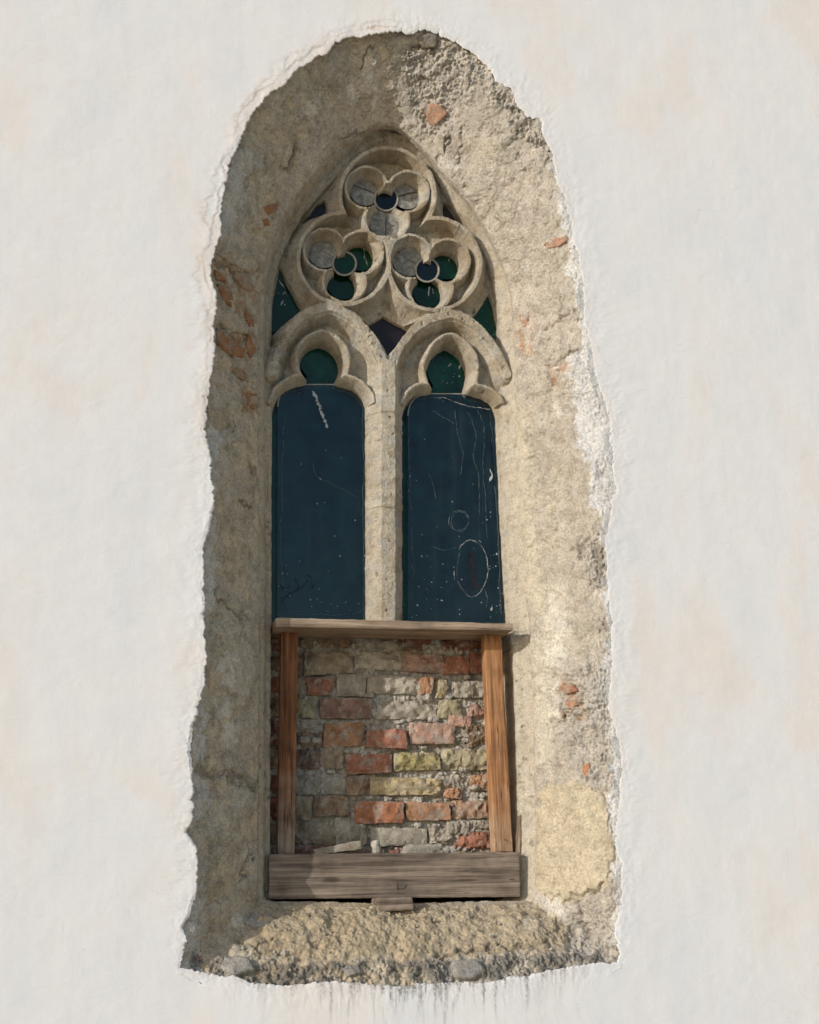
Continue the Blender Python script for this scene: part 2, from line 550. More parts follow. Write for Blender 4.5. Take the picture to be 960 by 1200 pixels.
E_BOT = [(724, 1128), (684, 1130), (639, 1140), (600, 1146), (566, 1153), (515, 1151), (470, 1156), (425, 1153), (386, 1150), (335, 1154), (301, 1154),
         (273, 1143), (239, 1140), (212, 1134)]
# outer edge of the dressed stone frame
F_LEFT = [(300, 1060), (301, 1000), (302, 900), (303, 740), (302, 600), (301, 460)]
F_LARCH = [(301, 460), (300, 400), (303, 345), (313, 295), (328, 258), (344, 233), (362, 211), (384, 185), (402, 169), (422, 154), (446, 146), (462, 146)]
F_RARCH = [(462, 146), (476, 156), (500, 177), (519, 200), (538, 222), (556, 246), (575, 277), (591, 312), (600, 345), (604, 400), (607, 455)]
F_RIGHT = [(607, 455), (611, 520), (616, 620), (622, 720), (627, 830), (630, 1000), (628, 1060)]
F_BOT = [(628, 1060), (460, 1064), (300, 1060)]
WS = 0.022          # how much shallower the dressed stone sits than the first estimate
D_F0, D_REF = 0.235 - WS, 0.295 - WS
# inner edge of the frame (the opening)
F1 = [(318, 1062), (318, 900), (319, 735), (320, 480), (319, 386), (320, 350), (325, 318), (334, 292), (352, 258), (366, 240), (382, 221), (400, 202), (420, 184), (440, 173), (458, 170),
      (480, 176), (505, 200), (527, 231), (550, 266), (571, 303), (580, 335), (587, 374), (587, 402), (587, 470), (591, 560), (596, 650), (600, 732), (604, 850), (608, 1062)]

# ------------------------------------------------------------------ ground
gv = np.array([(-150, -300, 0), (150, -300, 0), (150, 40, 0), (-150, 40, 0)], float)
g = mesh_np('ground', gv, [(0, 1, 2, 3)], MAT_GROUND, smooth=False)
g['kind'] = 'structure'

# ------------------------------------------------------------------ the wall with its broken plaster edge
WALL = empty('church_wall', (0, 0, 0), 'white plastered church wall around the broken pointed window recess', 'wall')

NSEG = [760, 520, 480, 720, 420]
NU = sum(NSEG)


def loop(segs):
    return np.concatenate([resample(s, n) for s, n in zip(segs, NSEG)])


E0 = loop([E_LEFT, E_LARCH, E_RARCH, E_RIGHT, E_BOT])
F0 = loop([F_LEFT, F_LARCH, F_RARCH, F_RIGHT, F_BOT])
EP = np.concatenate([x[:-1] for x in (E_LEFT, E_LARCH, E_RARCH, E_RIGHT, E_BOT)])
FP = np.concatenate([x[:-1] for x in (F_LEFT, F_LARCH, F_RARCH, F_RIGHT, F_BOT)])


def circ_smooth(a, k):
    ker = np.hanning(2 * k + 1); ker /= ker.sum()
    pad = np.concatenate([a[-k:], a, a[:k]])
    return np.stack([np.convolve(pad[:, i], ker, 'valid') for i in range(a.shape[1])], 1)


Es = circ_smooth(E0, 40)
tan = np.roll(Es, -6, 0) - np.roll(Es, 6, 0)
nrm2 = np.stack([tan[:, 1], -tan[:, 0]], 1)
nrm2 /= np.linalg.norm(nrm2, axis=1)[:, None]
if ((Es - np.array([470, 600])) * nrm2).sum(1).mean() < 0:
    nrm2 = -nrm2
nrm2 = circ_smooth(nrm2, 40); nrm2 /= np.linalg.norm(nrm2, axis=1)[:, None]
q3 = np.concatenate([E0, np.zeros((NU, 1))], 1)
rag = fbm(q3, 0.045, 5, 0.6) * 2.4 + np.abs(fbm(q3, 0.12, 4, 0.65, 5)) * 2.6 - 0.8
Erag = E0 + nrm2 * rag[:, None]

# plaster sheet: rings from the ragged edge outwards
s_list = [1.5, 0.3, 0.0, 0.4, 1, 1.7, 2.5, 3.3, 4.2, 5.2, 6.3, 7.5, 8.8, 10.2, 11.7, 13.4, 15.3, 17.4, 19.8, 22.5, 25.5, 29, 33, 38, 44]
lip = 0.72 - 0.52 * sstep(470, 640, E0[:, 0]) * sstep(1120, 1060, E0[:, 1])
d_list = [0.017, 0.010, 0.0035, 0.0015, 0.0005] + [0.0] * (len(s_list) - 5)
rings, ringcol = [], []
Esm = circ_smooth(circ_smooth(E0, 120), 120)
for s, d in zip(s_list, d_list):
    kk = sstep(3, 40, s)
    q = (Erag * (1 - kk) + (Esm + nrm2 * 4) * kk) + nrm2 * s
    p = P(q[:, 0], q[:, 1], 0.0)
    n_t = fbm(np.concatenate([q, np.full((NU, 1), 3.0)], 1), 0.022, 5, 0.55)
    n_t2 = fbm(np.concatenate([q, np.full((NU, 1), 9.0)], 1), 0.028, 5, 0.55, 3)
    upl = sstep(560, 250, E0[:, 1]) * sstep(520, 430, E0[:, 0])      # the layered, lifting coats are on the upper left
    t1 = 1 - sstep(-0.9, 0.9, s - (6 + 7 * n_t) * (0.35 + 0.9 * upl))
    t2 = 1 - sstep(-0.8, 0.8, s - (13 + 9 * n_t2) * (0.25 + 0.9 * upl))
    p[:, 1] = d * lip + (0.0019 * t1 + 0.0014 * t2) * lip * sstep(-0.35, 0.25, fbm(np.concatenate([q, np.full((NU, 1), 21.0)], 1), 0.02, 3, 0.6, 4))
    fade = 1 - sstep(18, 42, s)
    p[:, 1] += (0.0009 * fbm(p, 30, 3, 0.5) + 0.0006 * fbm(p, 90, 3, 0.6, 4)) * fade
    p[:, 1] *= 1 - sstep(34, 44, s)
    rings.append(p)
    c = np.ones((NU, 3))
    edge1 = np.exp(-((s - (6 + 7 * n_t) * (0.35 + 0.9 * upl)) / 1.0) ** 2) + 0.8 * np.exp(-((s - (13 + 9 * n_t2) * (0.25 + 0.9 * upl)) / 1.0) ** 2)
    edge1 = np.clip(edge1, 0, 1) * (0.25 + 0.75 * upl) * sstep(-0.2, 0.5, n_t2 + 0.3)
    c *= 1 - edge1[:, None] * np.array([0.16, 0.28, 0.38])
    halo = np.exp(-s / 14.0) * np.clip(0.5 + n_t, 0, 1) * (0.2 + 0.8 * upl)
    c *= 1 - halo[:, None] * np.array([0.02, 0.10, 0.17])
    # soot and algae running down from under the sill
    bot = sstep(1115, 1140, q[:, 1]) * sstep(215, 300, q[:, 0]) * sstep(735, 640, q[:, 0])
    strk = fbm(np.stack([q[:, 0] * 0.12, q[:, 1] * 0.012, np.zeros(NU)], 1), 1.0, 4, 0.65)
    drip = np.clip(0.25 + 1.1 * strk, 0, 1) * np.exp(-s / (5 + 14 * np.clip(strk + 0.3, 0, 1.2)))
    drip = np.clip(1.9 * drip * bot * (0.5 + sstep(350, 480, q[:, 0]) * sstep(640, 560, q[:, 0])), 0, 0.95)
    gr = np.clip(fbm(p, 140, 3, 0.6, 8) + 0.75, 0.2, 1)
    c *= 1 - (drip * gr)[:, None] * np.array([0.70, 0.71, 0.74])
    ringcol.append(c)
# coarse outer rings out to the edges of the wall
last = rings[-1]
cen = P(470., 600., 0.0)
dv = last - cen; dv[:, 1] = 0
XL, XR, ZB, ZT = -5.5, 5.5, -0.05, 6.6
with np.errstate(divide='ignore'):
    tx = np.where(dv[:, 0] > 0, (XR - cen[0]) / dv[:, 0], (XL - cen[0]) / dv[:, 0])
    tz = np.where(dv[:, 2] > 0, (ZT - cen[2]) / dv[:, 2], (ZB - cen[2]) / dv[:, 2])
tt = np.minimum(np.abs(tx), np.abs(tz))
target = cen + dv * tt[:, None]
for t in (0.1, 0.4, 1.0):
    p = last + (target - last) * t
    p[:, 1] = 0.0
    rings.append(p); ringcol.append(np.ones((NU, 3)))
V = np.stack(rings, 1); Cc = np.stack(ringcol, 1)
nv = V.shape[1]
o = mesh_np('plaster_face', V.reshape(-1, 3), grid_faces(NU, nv, True, flip=True), MAT_PLASTER, WALL, Cc.reshape(-1, 3))

# rubble core behind everything, so that the wall is a solid body
cb = []
for x in (XL, XR):
    for y in (0.62, 0.95):
        for z in (0, ZT):
            cb.append((x, y, z))
mesh_np('masonry_core', cb, [(0, 1, 3, 2), (4, 6, 7, 5), (0, 4, 5, 1), (2, 3, 7, 6), (0, 2, 6, 4), (1, 5, 7, 3)], MAT_CORE, WALL, smooth=False)
for nm, x0, x1, z0, z1 in (('wall_end', XL, XL + .3, 0, ZT), ('wall_end', XR - .3, XR, 0, ZT), ('wall_top', XL + .3, XR - .3, ZT - .3, ZT)):
    cb = [(x, y, z) for x in (x0, x1) for y in (0.02, 0.615) for z in (z0 + .003, z1 - .003)]
    mesh_np(nm, cb, [(0, 1, 3, 2), (4, 6, 7, 5), (0, 4, 5, 1), (2, 3, 7, 6), (0, 2, 6, 4), (1, 5, 7, 3)], MAT_CORE, WALL, smooth=False)

# ------------------------------------------------------------------ the splayed reveal
NVR = 128
Eb = circ_smooth(E0, 14) + nrm2 * 7.0
Fs = circ_smooth(F0, 10)
cF = np.array([462, 600])
Fin = Fs + (cF - Fs) / np.linalg.norm(cF - Fs, axis=1)[:, None] * 5.0
pE = P(Eb[:, 0], Eb[:, 1], 0.014 * lip)
pF = P(Fs[:, 0], Fs[:, 1], D_F0)
pI = P(Fin[:, 0], Fin[:, 1], D_F0 + 0.03)
vv = np.linspace(0, 1, NVR - 6)
base = pE[:, None, :] * (1 - vv)[None, :, None] + pF[:, None, :] * vv[None, :, None]
flat = np.clip((0.72 - lip) / 0.52, 0, 1)[:, None]      # right side: a nearly flush strip before the splay dives in
gv_ = vv[None, :] * (1 - flat) + flat * vv[None, :] ** 1.75
base[:, :, 1] = pE[:, 1][:, None] * (1 - gv_) + pF[:, 1][:, None] * gv_
# the sill is flatter near the window and breaks off steeply at its outer edge
bm = sstep(1075, 1110, E0[:, 1]) * sstep(240, 300, E0[:, 0]) * sstep(715, 650, E0[:, 0])
sillbulge = np.sin(np.pi * vv) ** 1.2 * 0.035
base[:, :, 2] += bm[:, None] * sillbulge[None, :]
tail = pF[:, None, :] + (pI - pF)[:, None, :] * np.linspace(1 / 6, 1, 6)[None, :, None]
base = np.concatenate([base, tail], 1)
du = np.roll(base, -3, 0) - np.roll(base, 3, 0)
dvv = np.gradient(base, axis=1)
nn = np.cross(du, dvv)
nn /= np.linalg.norm(nn, axis=2)[:, :, None] + 1e-12
if nn[:, 30, 1].mean() > 0:
    nn = -nn
vfull = np.concatenate([vv, np.ones(6)])
base = base.reshape(-1, 3); nn = nn.reshape(-1, 3)
vf = np.tile(vfull, NU)
qx, qy = proj(base)
Q = np.stack([qx, qy], 1)
warp = np.stack([fbm(base, 22, 4, 0.6, 1), fbm(base, 22, 4, 0.6, 6)], 1)
Qw = Q + warp * 7.0
f_lo = fbm(base, 7, 3, 0.5, 2)
f_mid = fbm(base, 28, 4, 0.55, 3)
f_hi = fbm(base, 110, 3, 0.6, 4)
wl = worley(base, 55)
wl2 = worley(base, 105, 3.3)
lump = np.clip(0.75 - wl, 0, 1) ** 1.3
lump2 = np.clip(0.8 - wl2, 0, 1)
pit = np.clip(-(fbm(base, 60, 2, 0.5, 17) + 0.62), 0, 1) * 2.2

MORTAR = np.array([0.475, 0.42, 0.35]); BROWN = np.array([0.285, 0.225, 0.145]); WHITE = np.array([0.60, 0.585, 0.56])
GREYP = np.array([0.40, 0.355, 0.305]); TAN = np.array([0.48, 0.41, 0.305]); PALE = np.array([0.58, 0.52, 0.42]); DIRT = np.array([0.085, 0.072, 0.055])
col = np.tile(MORTAR, (len(base), 1))


def blend(c, mask):
    global col
    col = col * (1 - mask[:, None]) + np.asarray(c) * mask[:, None]


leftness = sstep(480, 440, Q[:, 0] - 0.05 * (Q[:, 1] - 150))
blend((0.56, 0.445, 0.30), leftness * 0.85)  # shade lift put into the colour: left mortar painted paler and warmer
blend(TAN, sstep(0.05, 0.7, f_lo) * 0.4)
blend(np.array([0.45, 0.39, 0.315]), sstep(0.1, 0.6, -f_lo + 0.4 * f_mid) * 0.45)
fl1 = fbm(base, 7, 6, 0.58, 71) + 0.25 * f_lo
fl2 = fbm(base, 9, 6, 0.58, 77)
k1 = sstep(0.02, 0.08, fl1); k2 = sstep(0.12, 0.17, fl2); k3 = sstep(0.30, 0.35, fl1)
disp = 0.0055 * f_lo + 0.0036 * f_mid + 0.0032 * k1 + 0.0024 * k2 + 0.0028 * k3
blend((0.43, 0.385, 0.315), k1 * (1 - k3) * 0.45)
blend((0.355, 0.315, 0.255), k2 * 0.40)
blend((0.49, 0.445, 0.365), k3 * 0.45)
edges = np.exp(-((fl1 - 0.03) / 0.025) ** 2) + np.exp(-((fl2 - 0.12) / 0.02) ** 2)
blend((0.20, 0.165, 0.115), np.clip(edges, 0, 1) * 0.30)
rough_w = (0.25 + 0.55 * sstep(-0.5, 0.5, fbm(base, 5, 3, 0.6, 87)))


def region(poly, feather=6.0):
    return 1 - sstep(-feather * .5, feather * .5, sdf_poly(Qw, poly))


# right rim: whitish rough undercoat between smooth wall and the beige mortar
E1_R = [(640, 150), (648, 200), (655, 235), (658, 255), (660, 268), (668, 278), (668, 303), (662, 316), (673, 337), (675, 363), (682, 381), (682, 405), (672, 418), (664, 431),
        (671, 457), (680, 478), (671, 495), (675, 517), (687, 545), (694, 562), (694, 590), (706, 605), (705, 630), (707, 660), (705, 680), (710, 725), (715, 742),
        (708, 774), (692, 818), (692, 835), (703, 842), (711, 862), (713, 924), (711, 965), (720, 992), (720, 1026), (720, 1050), (715, 1087), (714, 1105),
        (790, 1130), (790, 120)]
m = region(E1_R, 4.0)
blend(WHITE, m)
disp += m * (0.004 + 0.0012 * f_hi)
blend((0.5, 0.47, 0.43), m * sstep(0.1, 0.5, f_hi) * 0.6)
# grey-white coats left along the left rim
for poly, cc in (([(268, 200), (276, 176), (290, 170), (293, 190), (288, 215), (281, 245), (272, 272), (256, 280), (258, 250)], (0.56, 0.51, 0.445)),
                 ([(240, 475), (247, 490), (262, 512), (272, 520), (258, 524), (252, 540), (252, 585), (243, 585), (240, 520)], (0.56, 0.51, 0.445)),
                 ([(250, 598), (256, 605), (250, 640), (254, 660), (250, 690), (246, 720), (234, 720), (232, 640)], (0.56, 0.51, 0.445)),
                 ([(224, 905), (242, 912), (244, 940), (236, 965), (216, 975), (205, 960)], (0.56, 0.51, 0.445)),
                 ([(205, 1000), (232, 1000), (234, 1040), (232, 1080), (236, 1100), (230, 1140), (200, 1140)], (0.56, 0.51, 0.445)),
                 ([(232, 840), (241, 812), (243, 830), (237, 900), (226, 905), (224, 880)], (0.56, 0.51, 0.445))):
    m = region(poly, 3.0)
    blend(cc, m * 0.9); disp += m * 0.004; rough_w *= 1 - 0.6 * m
# smooth grey plaster on the upper left
for poly in ([(352, 170), (365, 140), (385, 118), (412, 100), (430, 78), (455, 72), (464, 100), (470, 150), (440, 150), (400, 172), (360, 215), (330, 262), (318, 290), (322, 240), (335, 205)],
             [(310, 300), (320, 268), (330, 260), (310, 320), (300, 400), (296, 400)]):
    m = region(poly, 5.0)
    blend((0.47, 0.40, 0.315), m * 0.85); disp += m * 0.0035; rough_w *= 1 - 0.8 * m
# pale chips of limewash
for x, y, r in ((365, 132, 7), (338, 176, 3), (412, 108, 8), (432, 82, 12), (436, 98, 8), (440, 118, 5), (262, 830, 11), (268, 800, 8), (262, 780, 7), (268, 860, 9),
                (258, 905, 5), (656, 482, 7), (664, 430, 8), (655, 610, 6), (660, 700, 10), (655, 740, 11), (650, 770, 12), (650, 810, 8), (655, 960, 7), (648, 975, 6),
                (640, 1055, 14), (655, 1070, 12), (628, 1085, 9), (280, 1080, 6), (300, 1085, 7), (272, 770, 6), (640, 600, 6), (520, 190, 9), (533, 200, 6)):
    d = np.hypot(Qw[:, 0] - x, (Qw[:, 1] - y) * 0.75) - r
    m = 1 - sstep(-2, 2, d)
    blend((0.60, 0.555, 0.48) if x > 450 else (0.62, 0.55, 0.45), m * 0.85); disp += m * 0.0022; rough_w *= 1 - 0.5 * m
# gravelly rubble mortar on the upper right
gravel = np.zeros(len(base))
for poly in ([(470, 60), (500, 45), (540, 52), (575, 80), (610, 125), (640, 150), (652, 200), (625, 165), (595, 130), (560, 110), (535, 130), (525, 170), (500, 160), (482, 130)],
             [(676, 640), (706, 615), (712, 690), (690, 690)], [(655, 800), (690, 770), (714, 790), (718, 930), (700, 925), (670, 900), (655, 860)],
             [(665, 1060), (700, 1055), (722, 1080), (726, 1125), (680, 1130), (660, 1100)]):
    gravel = np.maximum(gravel, region(poly, 10.0))
blend((0.44, 0.40, 0.345), gravel * 0.7)
# rough band along the outer lip of the sill
band = np.clip(1 - np.abs(sdf_poly(Qw, [(235, 1118), (300, 1128), (380, 1132), (470, 1128), (560, 1122), (640, 1112), (720, 1105), (740, 1160), (200, 1170)])) / 1e9, 0, 1) * \
    region([(222, 1120), (300, 1126), (380, 1132), (470, 1128), (560, 1122), (640, 1116), (726, 1110), (740, 1170), (200, 1170)], 8.0)
blend((0.17, 0.155, 0.135), band * 0.85 * sstep(-0.5, 0.3, f_lo + f_mid))
gravel = np.maximum(gravel, band)
gpatch = sstep(-0.45, 0.35, fbm(base, 14, 4, 0.6, 83))
disp += gravel * (0.013 * lump * (0.5 + f_mid) * gpatch + 0.005 * lump2 * gpatch + 0.005 * f_mid + 0.004 * f_hi - 0.004)
# yellow dressed stones set in the right and left jamb
for poly, cc, hh in (([(629, 925), (650, 915), (690, 920), (712, 935), (720, 990), (719, 1020), (706, 1042), (680, 1055), (640, 1052), (628, 1040)], (0.52, 0.44, 0.305), 0.007),
                     ([(600, 470), (622, 480), (630, 640), (640, 720), (622, 735), (608, 640)], (0.54, 0.475, 0.36), 0.003),
                     ([(640, 545), (652, 540), (655, 640), (640, 650)], (0.53, 0.465, 0.35), 0.002),
                     ([(612, 750), (645, 742), (650, 900), (628, 905), (620, 830)], (0.54, 0.485, 0.385), 0.004)):
    m = region(poly, 4.0)
    blend(cc, m * 0.8); disp += m * hh; rough_w *= 1 - 0.45 * m
    disp -= 0.004 * np.exp(-(sdf_poly(Qw, poly) / 2.0) ** 2)
# smooth skim coat on the right jamb
m = region([(615, 500), (668, 488), (690, 560), (690, 640), (684, 700), (700, 720), (665, 735), (640, 700), (625, 600)], 10.0)
blend((0.43, 0.375, 0.30), m * 0.6); rough_w *= 1 - 0.45 * m
# pale vertical run of lime
m = region([(643, 680), (665, 685), (668, 740), (652, 790), (660, 850), (646, 850), (640, 760)], 8.0) * sstep(-0.25, 0.25, f_mid)
blend((0.62, 0.57, 0.47), m * 0.8); disp += 0.0015 * m
# sill top: brown, and hollow dark joints
m = region([(300, 1058), (630, 1058), (668, 1090), (660, 1112), (560, 1120), (400, 1128), (300, 1118), (290, 1085)], 10.0)
blend((0.40, 0.315, 0.20), m * 0.7)
disp += m * (0.004 * f_mid + 0.006 * f_lo)
rough_w *= 1 - 0.8 * m
disp += m * 0.0016 * np.round(fbm(base, 18, 4, 0.6, 95) * 2.5) / 2.5
jn = np.zeros(len(base))
for line, w in (([(226, 900), (245, 906), (262, 904), (278, 915), (302, 922)], 3.5), ([(248, 692), (262, 706), (288, 724)], 3.0), ([(250, 305), (262, 312), (276, 318)], 2.5),
                ([(252, 383), (265, 392), (286, 400)], 2.0), ([(294, 545), (300, 560), (303, 575)], 2.0), ([(284, 585), (294, 594)], 2.0),
                ([(285, 1030), (292, 1000), (297, 985)], 1.2), ([(268, 505), (273, 492)], 2.0), ([(655, 1052), (690, 1050), (708, 1038)], 2.2), ([(675, 1058), (680, 1080), (692, 1100)], 2.5),
                ([(600, 145), (612, 150), (605, 160)], 2.2), ([(580, 110), (597, 122), (600, 135)], 2.0), ([(620, 165), (640, 170)], 2.5), ([(480, 60), (500, 55), (510, 62)], 3.0),
                ([(513, 190), (520, 180), (527, 160)], 2.0), ([(537, 190), (540, 165), (543, 150)], 1.8), ([(640, 430), (665, 420), (672, 412)], 2.0), ([(640, 385), (660, 372), (672, 366)], 2.4),
                ([(644, 440), (646, 448)], 2.6), ([(695, 640), (705, 650), (704, 668)], 3.0), ([(677, 640), (679, 655)], 1.6), ([(660, 820), (662, 845)], 2.6),
                ([(640, 1105), (600, 1112), (560, 1110), (510, 1118)], 2.5), ([(320, 1100), (300, 1110), (280, 1100)], 3.0), ([(330, 200), (345, 180), (352, 170)], 1.6),
                ([(400, 168), (412, 158), (425, 152)], 1.6), ([(418, 78), (430, 62), (436, 50)], 1.6)):
    e = np.exp(-(dist_line(Qw, line) / w) ** 2)
    jn = np.maximum(jn, e)
disp -= jn * 0.009
blend((0.17, 0.14, 0.10), jn * 0.55)
# everything gets its grain: pits, lumps, crumbs
rough_w = np.maximum(rough_w, gravel)
disp += rough_w * (0.0034 * lump * (0.5 + k2) + 0.0022 * lump2 + 0.0022 * f_hi - 0.006 * pit)
blend((0.22, 0.18, 0.125), np.clip(pit, 0, 0.6) * rough_w)
dust = np.zeros(len(base))
for poly in ([(248, 300), (300, 310), (302, 350), (296, 440), (303, 482), (286, 482), (262, 430), (250, 380)], [(604, 355), (624, 360), (626, 415), (605, 415)], [(640, 425), (668, 425), (662, 450), (640, 450)], [(655, 795), (684, 800), (680, 845), (658, 845)]):
    dust = np.maximum(dust, region(poly, 12.0))
blend((0.37, 0.20, 0.105), dust * sstep(-0.1, 0.45, fbm(base, 26, 4, 0.62, 91)) * 0.6)
disp += dust * 0.006 * f_mid
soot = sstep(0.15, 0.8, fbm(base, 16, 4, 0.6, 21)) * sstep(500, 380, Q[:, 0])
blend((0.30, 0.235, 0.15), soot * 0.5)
fadeE = sstep(0.0, 0.05, vf)
disp *= 0.35 + 0.65 * fadeE
disp *= 1 - 0.6 * sstep(0.97, 1.0, vf)
vert = base + nn * disp[:, None]
vert[:, 1] = np.maximum(vert[:, 1], 0.0012 + 0.0012 * np.clip(0.5 + f_hi, 0, 1))     # nothing stands proud of the plaster face
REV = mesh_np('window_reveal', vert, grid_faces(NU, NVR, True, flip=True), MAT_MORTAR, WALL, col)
REV['label'] = 'crumbling beige mortar splay around the pointed window'
# make sure the faces look outwards
me = REV.data
nz = np.zeros(len(me.polygons) * 3, np.float32); me.polygons.foreach_get('normal', nz)
if nz.reshape(-1, 3)[:, 1].mean() > 0:
    me.flip_normals()
rqx, rqy = proj(vert)
RQ = np.stack([rqx, rqy], 1)


def on_reveal(px, py):
    i = np.argmin((RQ[:, 0] - px) ** 2 + (RQ[:, 1] - py) ** 2)
    return base[i], nn[i]


def chunk(name, poly, colr, h, mat, parent, smear=0.25, seed=0, depth=0.025):
    """an irregular stone or brick fragment bedded in the reveal: rings from its buried foot to its broken face"""
    poly = resample(np.concatenate([np.asarray(poly, float), [poly[0]]]), 28)
    c0 = poly.mean(0)
    b0, n0 = on_reveal(*c0)
    surf = np.array([on_reveal(*p)[0] for p in poly])
    rows, cols = [], []
    for sc_, hh in ((1.0, -depth), (1.04, -0.004), (1.0, h * 0.6), (0.93, h), (0.7, h * 1.05), (0.42, h * 1.02), (0.15, h)):
        pts = b0 + (surf - b0) * sc_
        pts = pts + n0 * hh
        rows.append(pts)
    pts = np.stack(rows, 1).reshape(-1, 3)
    k = len(rows)
    dd = fbm(pts, 45, 3, 0.6, seed * 1.3) * 0.0035 + fbm(pts, 16, 2, 0.5, seed * 2.1) * 0.004
    pts = pts + n0 * dd[:, None]
    pts = np.concatenate([pts, [b0 + n0 * h]])
    f = [tuple(x) for x in grid_faces(28, k, True)]
    for i in range(28):
        f.append((i * k + k - 1, ((i + 1) % 28) * k + k - 1, len(pts) - 1))
    cc = np.tile(np.asarray(colr), (len(pts), 1))
    sm = sstep(0.1, 0.5, fbm(pts, 35, 3, 0.6, seed)) * smear
    cc = cc * (1 - sm[:, None]) + np.array([0.34, 0.29, 0.215]) * sm[:, None]
    o = mesh_np(name, pts, f, mat, parent, cc)
    import bmesh
    bmm = bmesh.new(); bmm.from_mesh(o.data); bmesh.ops.recalc_face_normals(bmm, faces=bmm.faces); bmm.to_mesh(o.data); bmm.free()
    return o


ORANGE = (0.36, 0.175, 0.085); PINK = (0.42, 0.245, 0.175); BEIGE = (0.47, 0.385, 0.28)
frags = [
    ('stone', [(253, 298), (270, 286), (300, 300), (302, 314), (296, 322), (276, 312)], BEIGE, 0.014),
    ('brick', [(274, 318), (284, 320), (296, 333), (294, 342), (284, 338), (272, 326)], (0.36, 0.25, 0.17), 0.012),
    ('brick', [(250, 316), (262, 322), (263, 330), (252, 328)], ORANGE, 0.006),
    ('brick', [(254, 334), (266, 340), (273, 352), (270, 360), (260, 350)], (0.35, 0.17, 0.08), 0.007),
    ('stone', [(255, 370), (270, 362), (288, 380), (290, 392), (276, 390), (258, 382)], BEIGE, 0.013),
    ('brick', [(286, 366), (296, 372), (297, 384), (289, 382)], ORANGE, 0.010),
    ('brick', [(252, 386), (266, 396), (284, 410), (285, 420), (268, 416), (254, 404)], ORANGE, 0.010),
    ('brick', [(289, 392), (298, 396), (300, 415), (292, 420), (287, 405)], ORANGE, 0.009),
    ('brick', [(270, 426), (284, 432), (292, 448), (284, 446), (272, 436)], (0.36, 0.20, 0.12), 0.006),
    ('brick', [(287, 460), (301, 462), (302, 480), (288, 478)], ORANGE, 0.006),
    ('brick', [(302, 258), (314, 256), (316, 264), (303, 268)], ORANGE, 0.004),
    ('brick', [(308, 243), (321, 238), (327, 238), (320, 248), (314, 252)], ORANGE, 0.004),
    ('stone', [(241, 478), (262, 482), (268, 496), (258, 506), (246, 498)], (0.45, 0.36, 0.245), 0.010),
    ('brick', [(499, 132), (505, 121), (516, 122), (525, 134), (514, 144), (505, 150)], (0.43, 0.25, 0.165), 0.008),
    ('stone', [(508, 165), (520, 146), (525, 150), (520, 168), (522, 184), (514, 178)], (0.50, 0.45, 0.375), 0.009),
    ('brick', [(637, 286), (650, 279), (667, 277), (668, 281), (655, 290), (640, 292)], (0.44, 0.26, 0.18), 0.010),
    ('brick', [(610, 366), (620, 364), (619, 380), (612, 384)], (0.46, 0.26, 0.16), 0.003),
    ('brick', [(608, 403), (620, 397), (622, 408), (609, 414)], (0.46, 0.26, 0.16), 0.003),
    ('brick', [(648, 432), (660, 428), (662, 442), (650, 448)], (0.47, 0.32, 0.23), 0.004),
    ('brick', [(660, 803), (672, 801), (679, 810), (666, 814)], (0.36, 0.17, 0.10), 0.008),
    ('brick', [(663, 822), (676, 819), (678, 826), (666, 832), (661, 842)], (0.42, 0.21, 0.13), 0.008),
    ('brick', [(683, 897), (691, 894), (694, 906), (688, 912), (682, 905)], (0.40, 0.20, 0.11), 0.008),
    ('brick', [(228, 1110), (234, 1104), (236, 1120), (231, 1126)], (0.35, 0.20, 0.12), 0.006),
    ('stone', [(505, 38), (512, 40), (512, 56), (494, 58), (488, 44)], (0.25, 0.22, 0.18), 0.014),
    ('stone', [(528, 1130), (556, 1126), (570, 1138), (556, 1150), (534, 1148)], (0.30, 0.28, 0.25), 0.016),
    ('stone', [(400, 1135), (420, 1132), (424, 1142), (406, 1146)], (0.28, 0.26, 0.23), 0.010),
    ('stone', [(262, 1122), (290, 1126), (300, 1140), (276, 1144), (258, 1134)], (0.34, 0.32, 0.29), 0.014),
    ('stone', [(300, 1068), (318, 1072), (316, 1082), (298, 1090), (286, 1082)], (0.36, 0.34, 0.31), 0.010),
    ('stone', [(614, 1074), (630, 1074), (640, 1090), (626, 1096), (614, 1088)], (0.60, 0.56, 0.49), 0.008),
    ('stone', [(646, 1050), (662, 1052), (660, 1070), (650, 1088), (642, 1072)], (0.58, 0.52, 0.40), 0.007),
]
for i, (nm, poly, cc, h) in enumerate(frags):
    chunk(nm, poly, cc, h, MAT_BRICK if nm == 'brick' else MAT_MORTAR, REV, 0.65, i)

# crumbs of mortar lying on the sill
cv, cf, ccol = [], [], []
rc = random.Random(5)
for _ in range(150):
    x = rc.uniform(275, 665); y = rc.uniform(1066, 1128) if rc.random() < 0.7 else rc.uniform(1110, 1140)
    b0, n0 = on_reveal(x, y)
    r_ = abs(rc.gauss(0, 0.0028)) + 0.0012
    i0 = len(cv)
    for v in ((1, 0, 0), (-1, 0, 0), (0, 1, 0), (0, -1, 0), (0, 0, 1), (0, 0, -1)):
        cv.append(b0 + n0 * 0.007 + np.array(v) * r_ * rc.uniform(0.6, 1.4))
        ccol.append((0.42, 0.38, 0.31))
    for a_, b_, c_ in ((0, 2, 4), (2, 1, 4), (1, 3, 4), (3, 0, 4), (2, 0, 5), (1, 2, 5), (3, 1, 5), (0, 3, 5)):
        cf.append((i0 + a_, i0 + b_, i0 + c_))
mesh_np('mortar_crumbs', np.array(cv), cf, MAT_MORTAR, REV, np.array(ccol), smooth=False, kind='stuff')

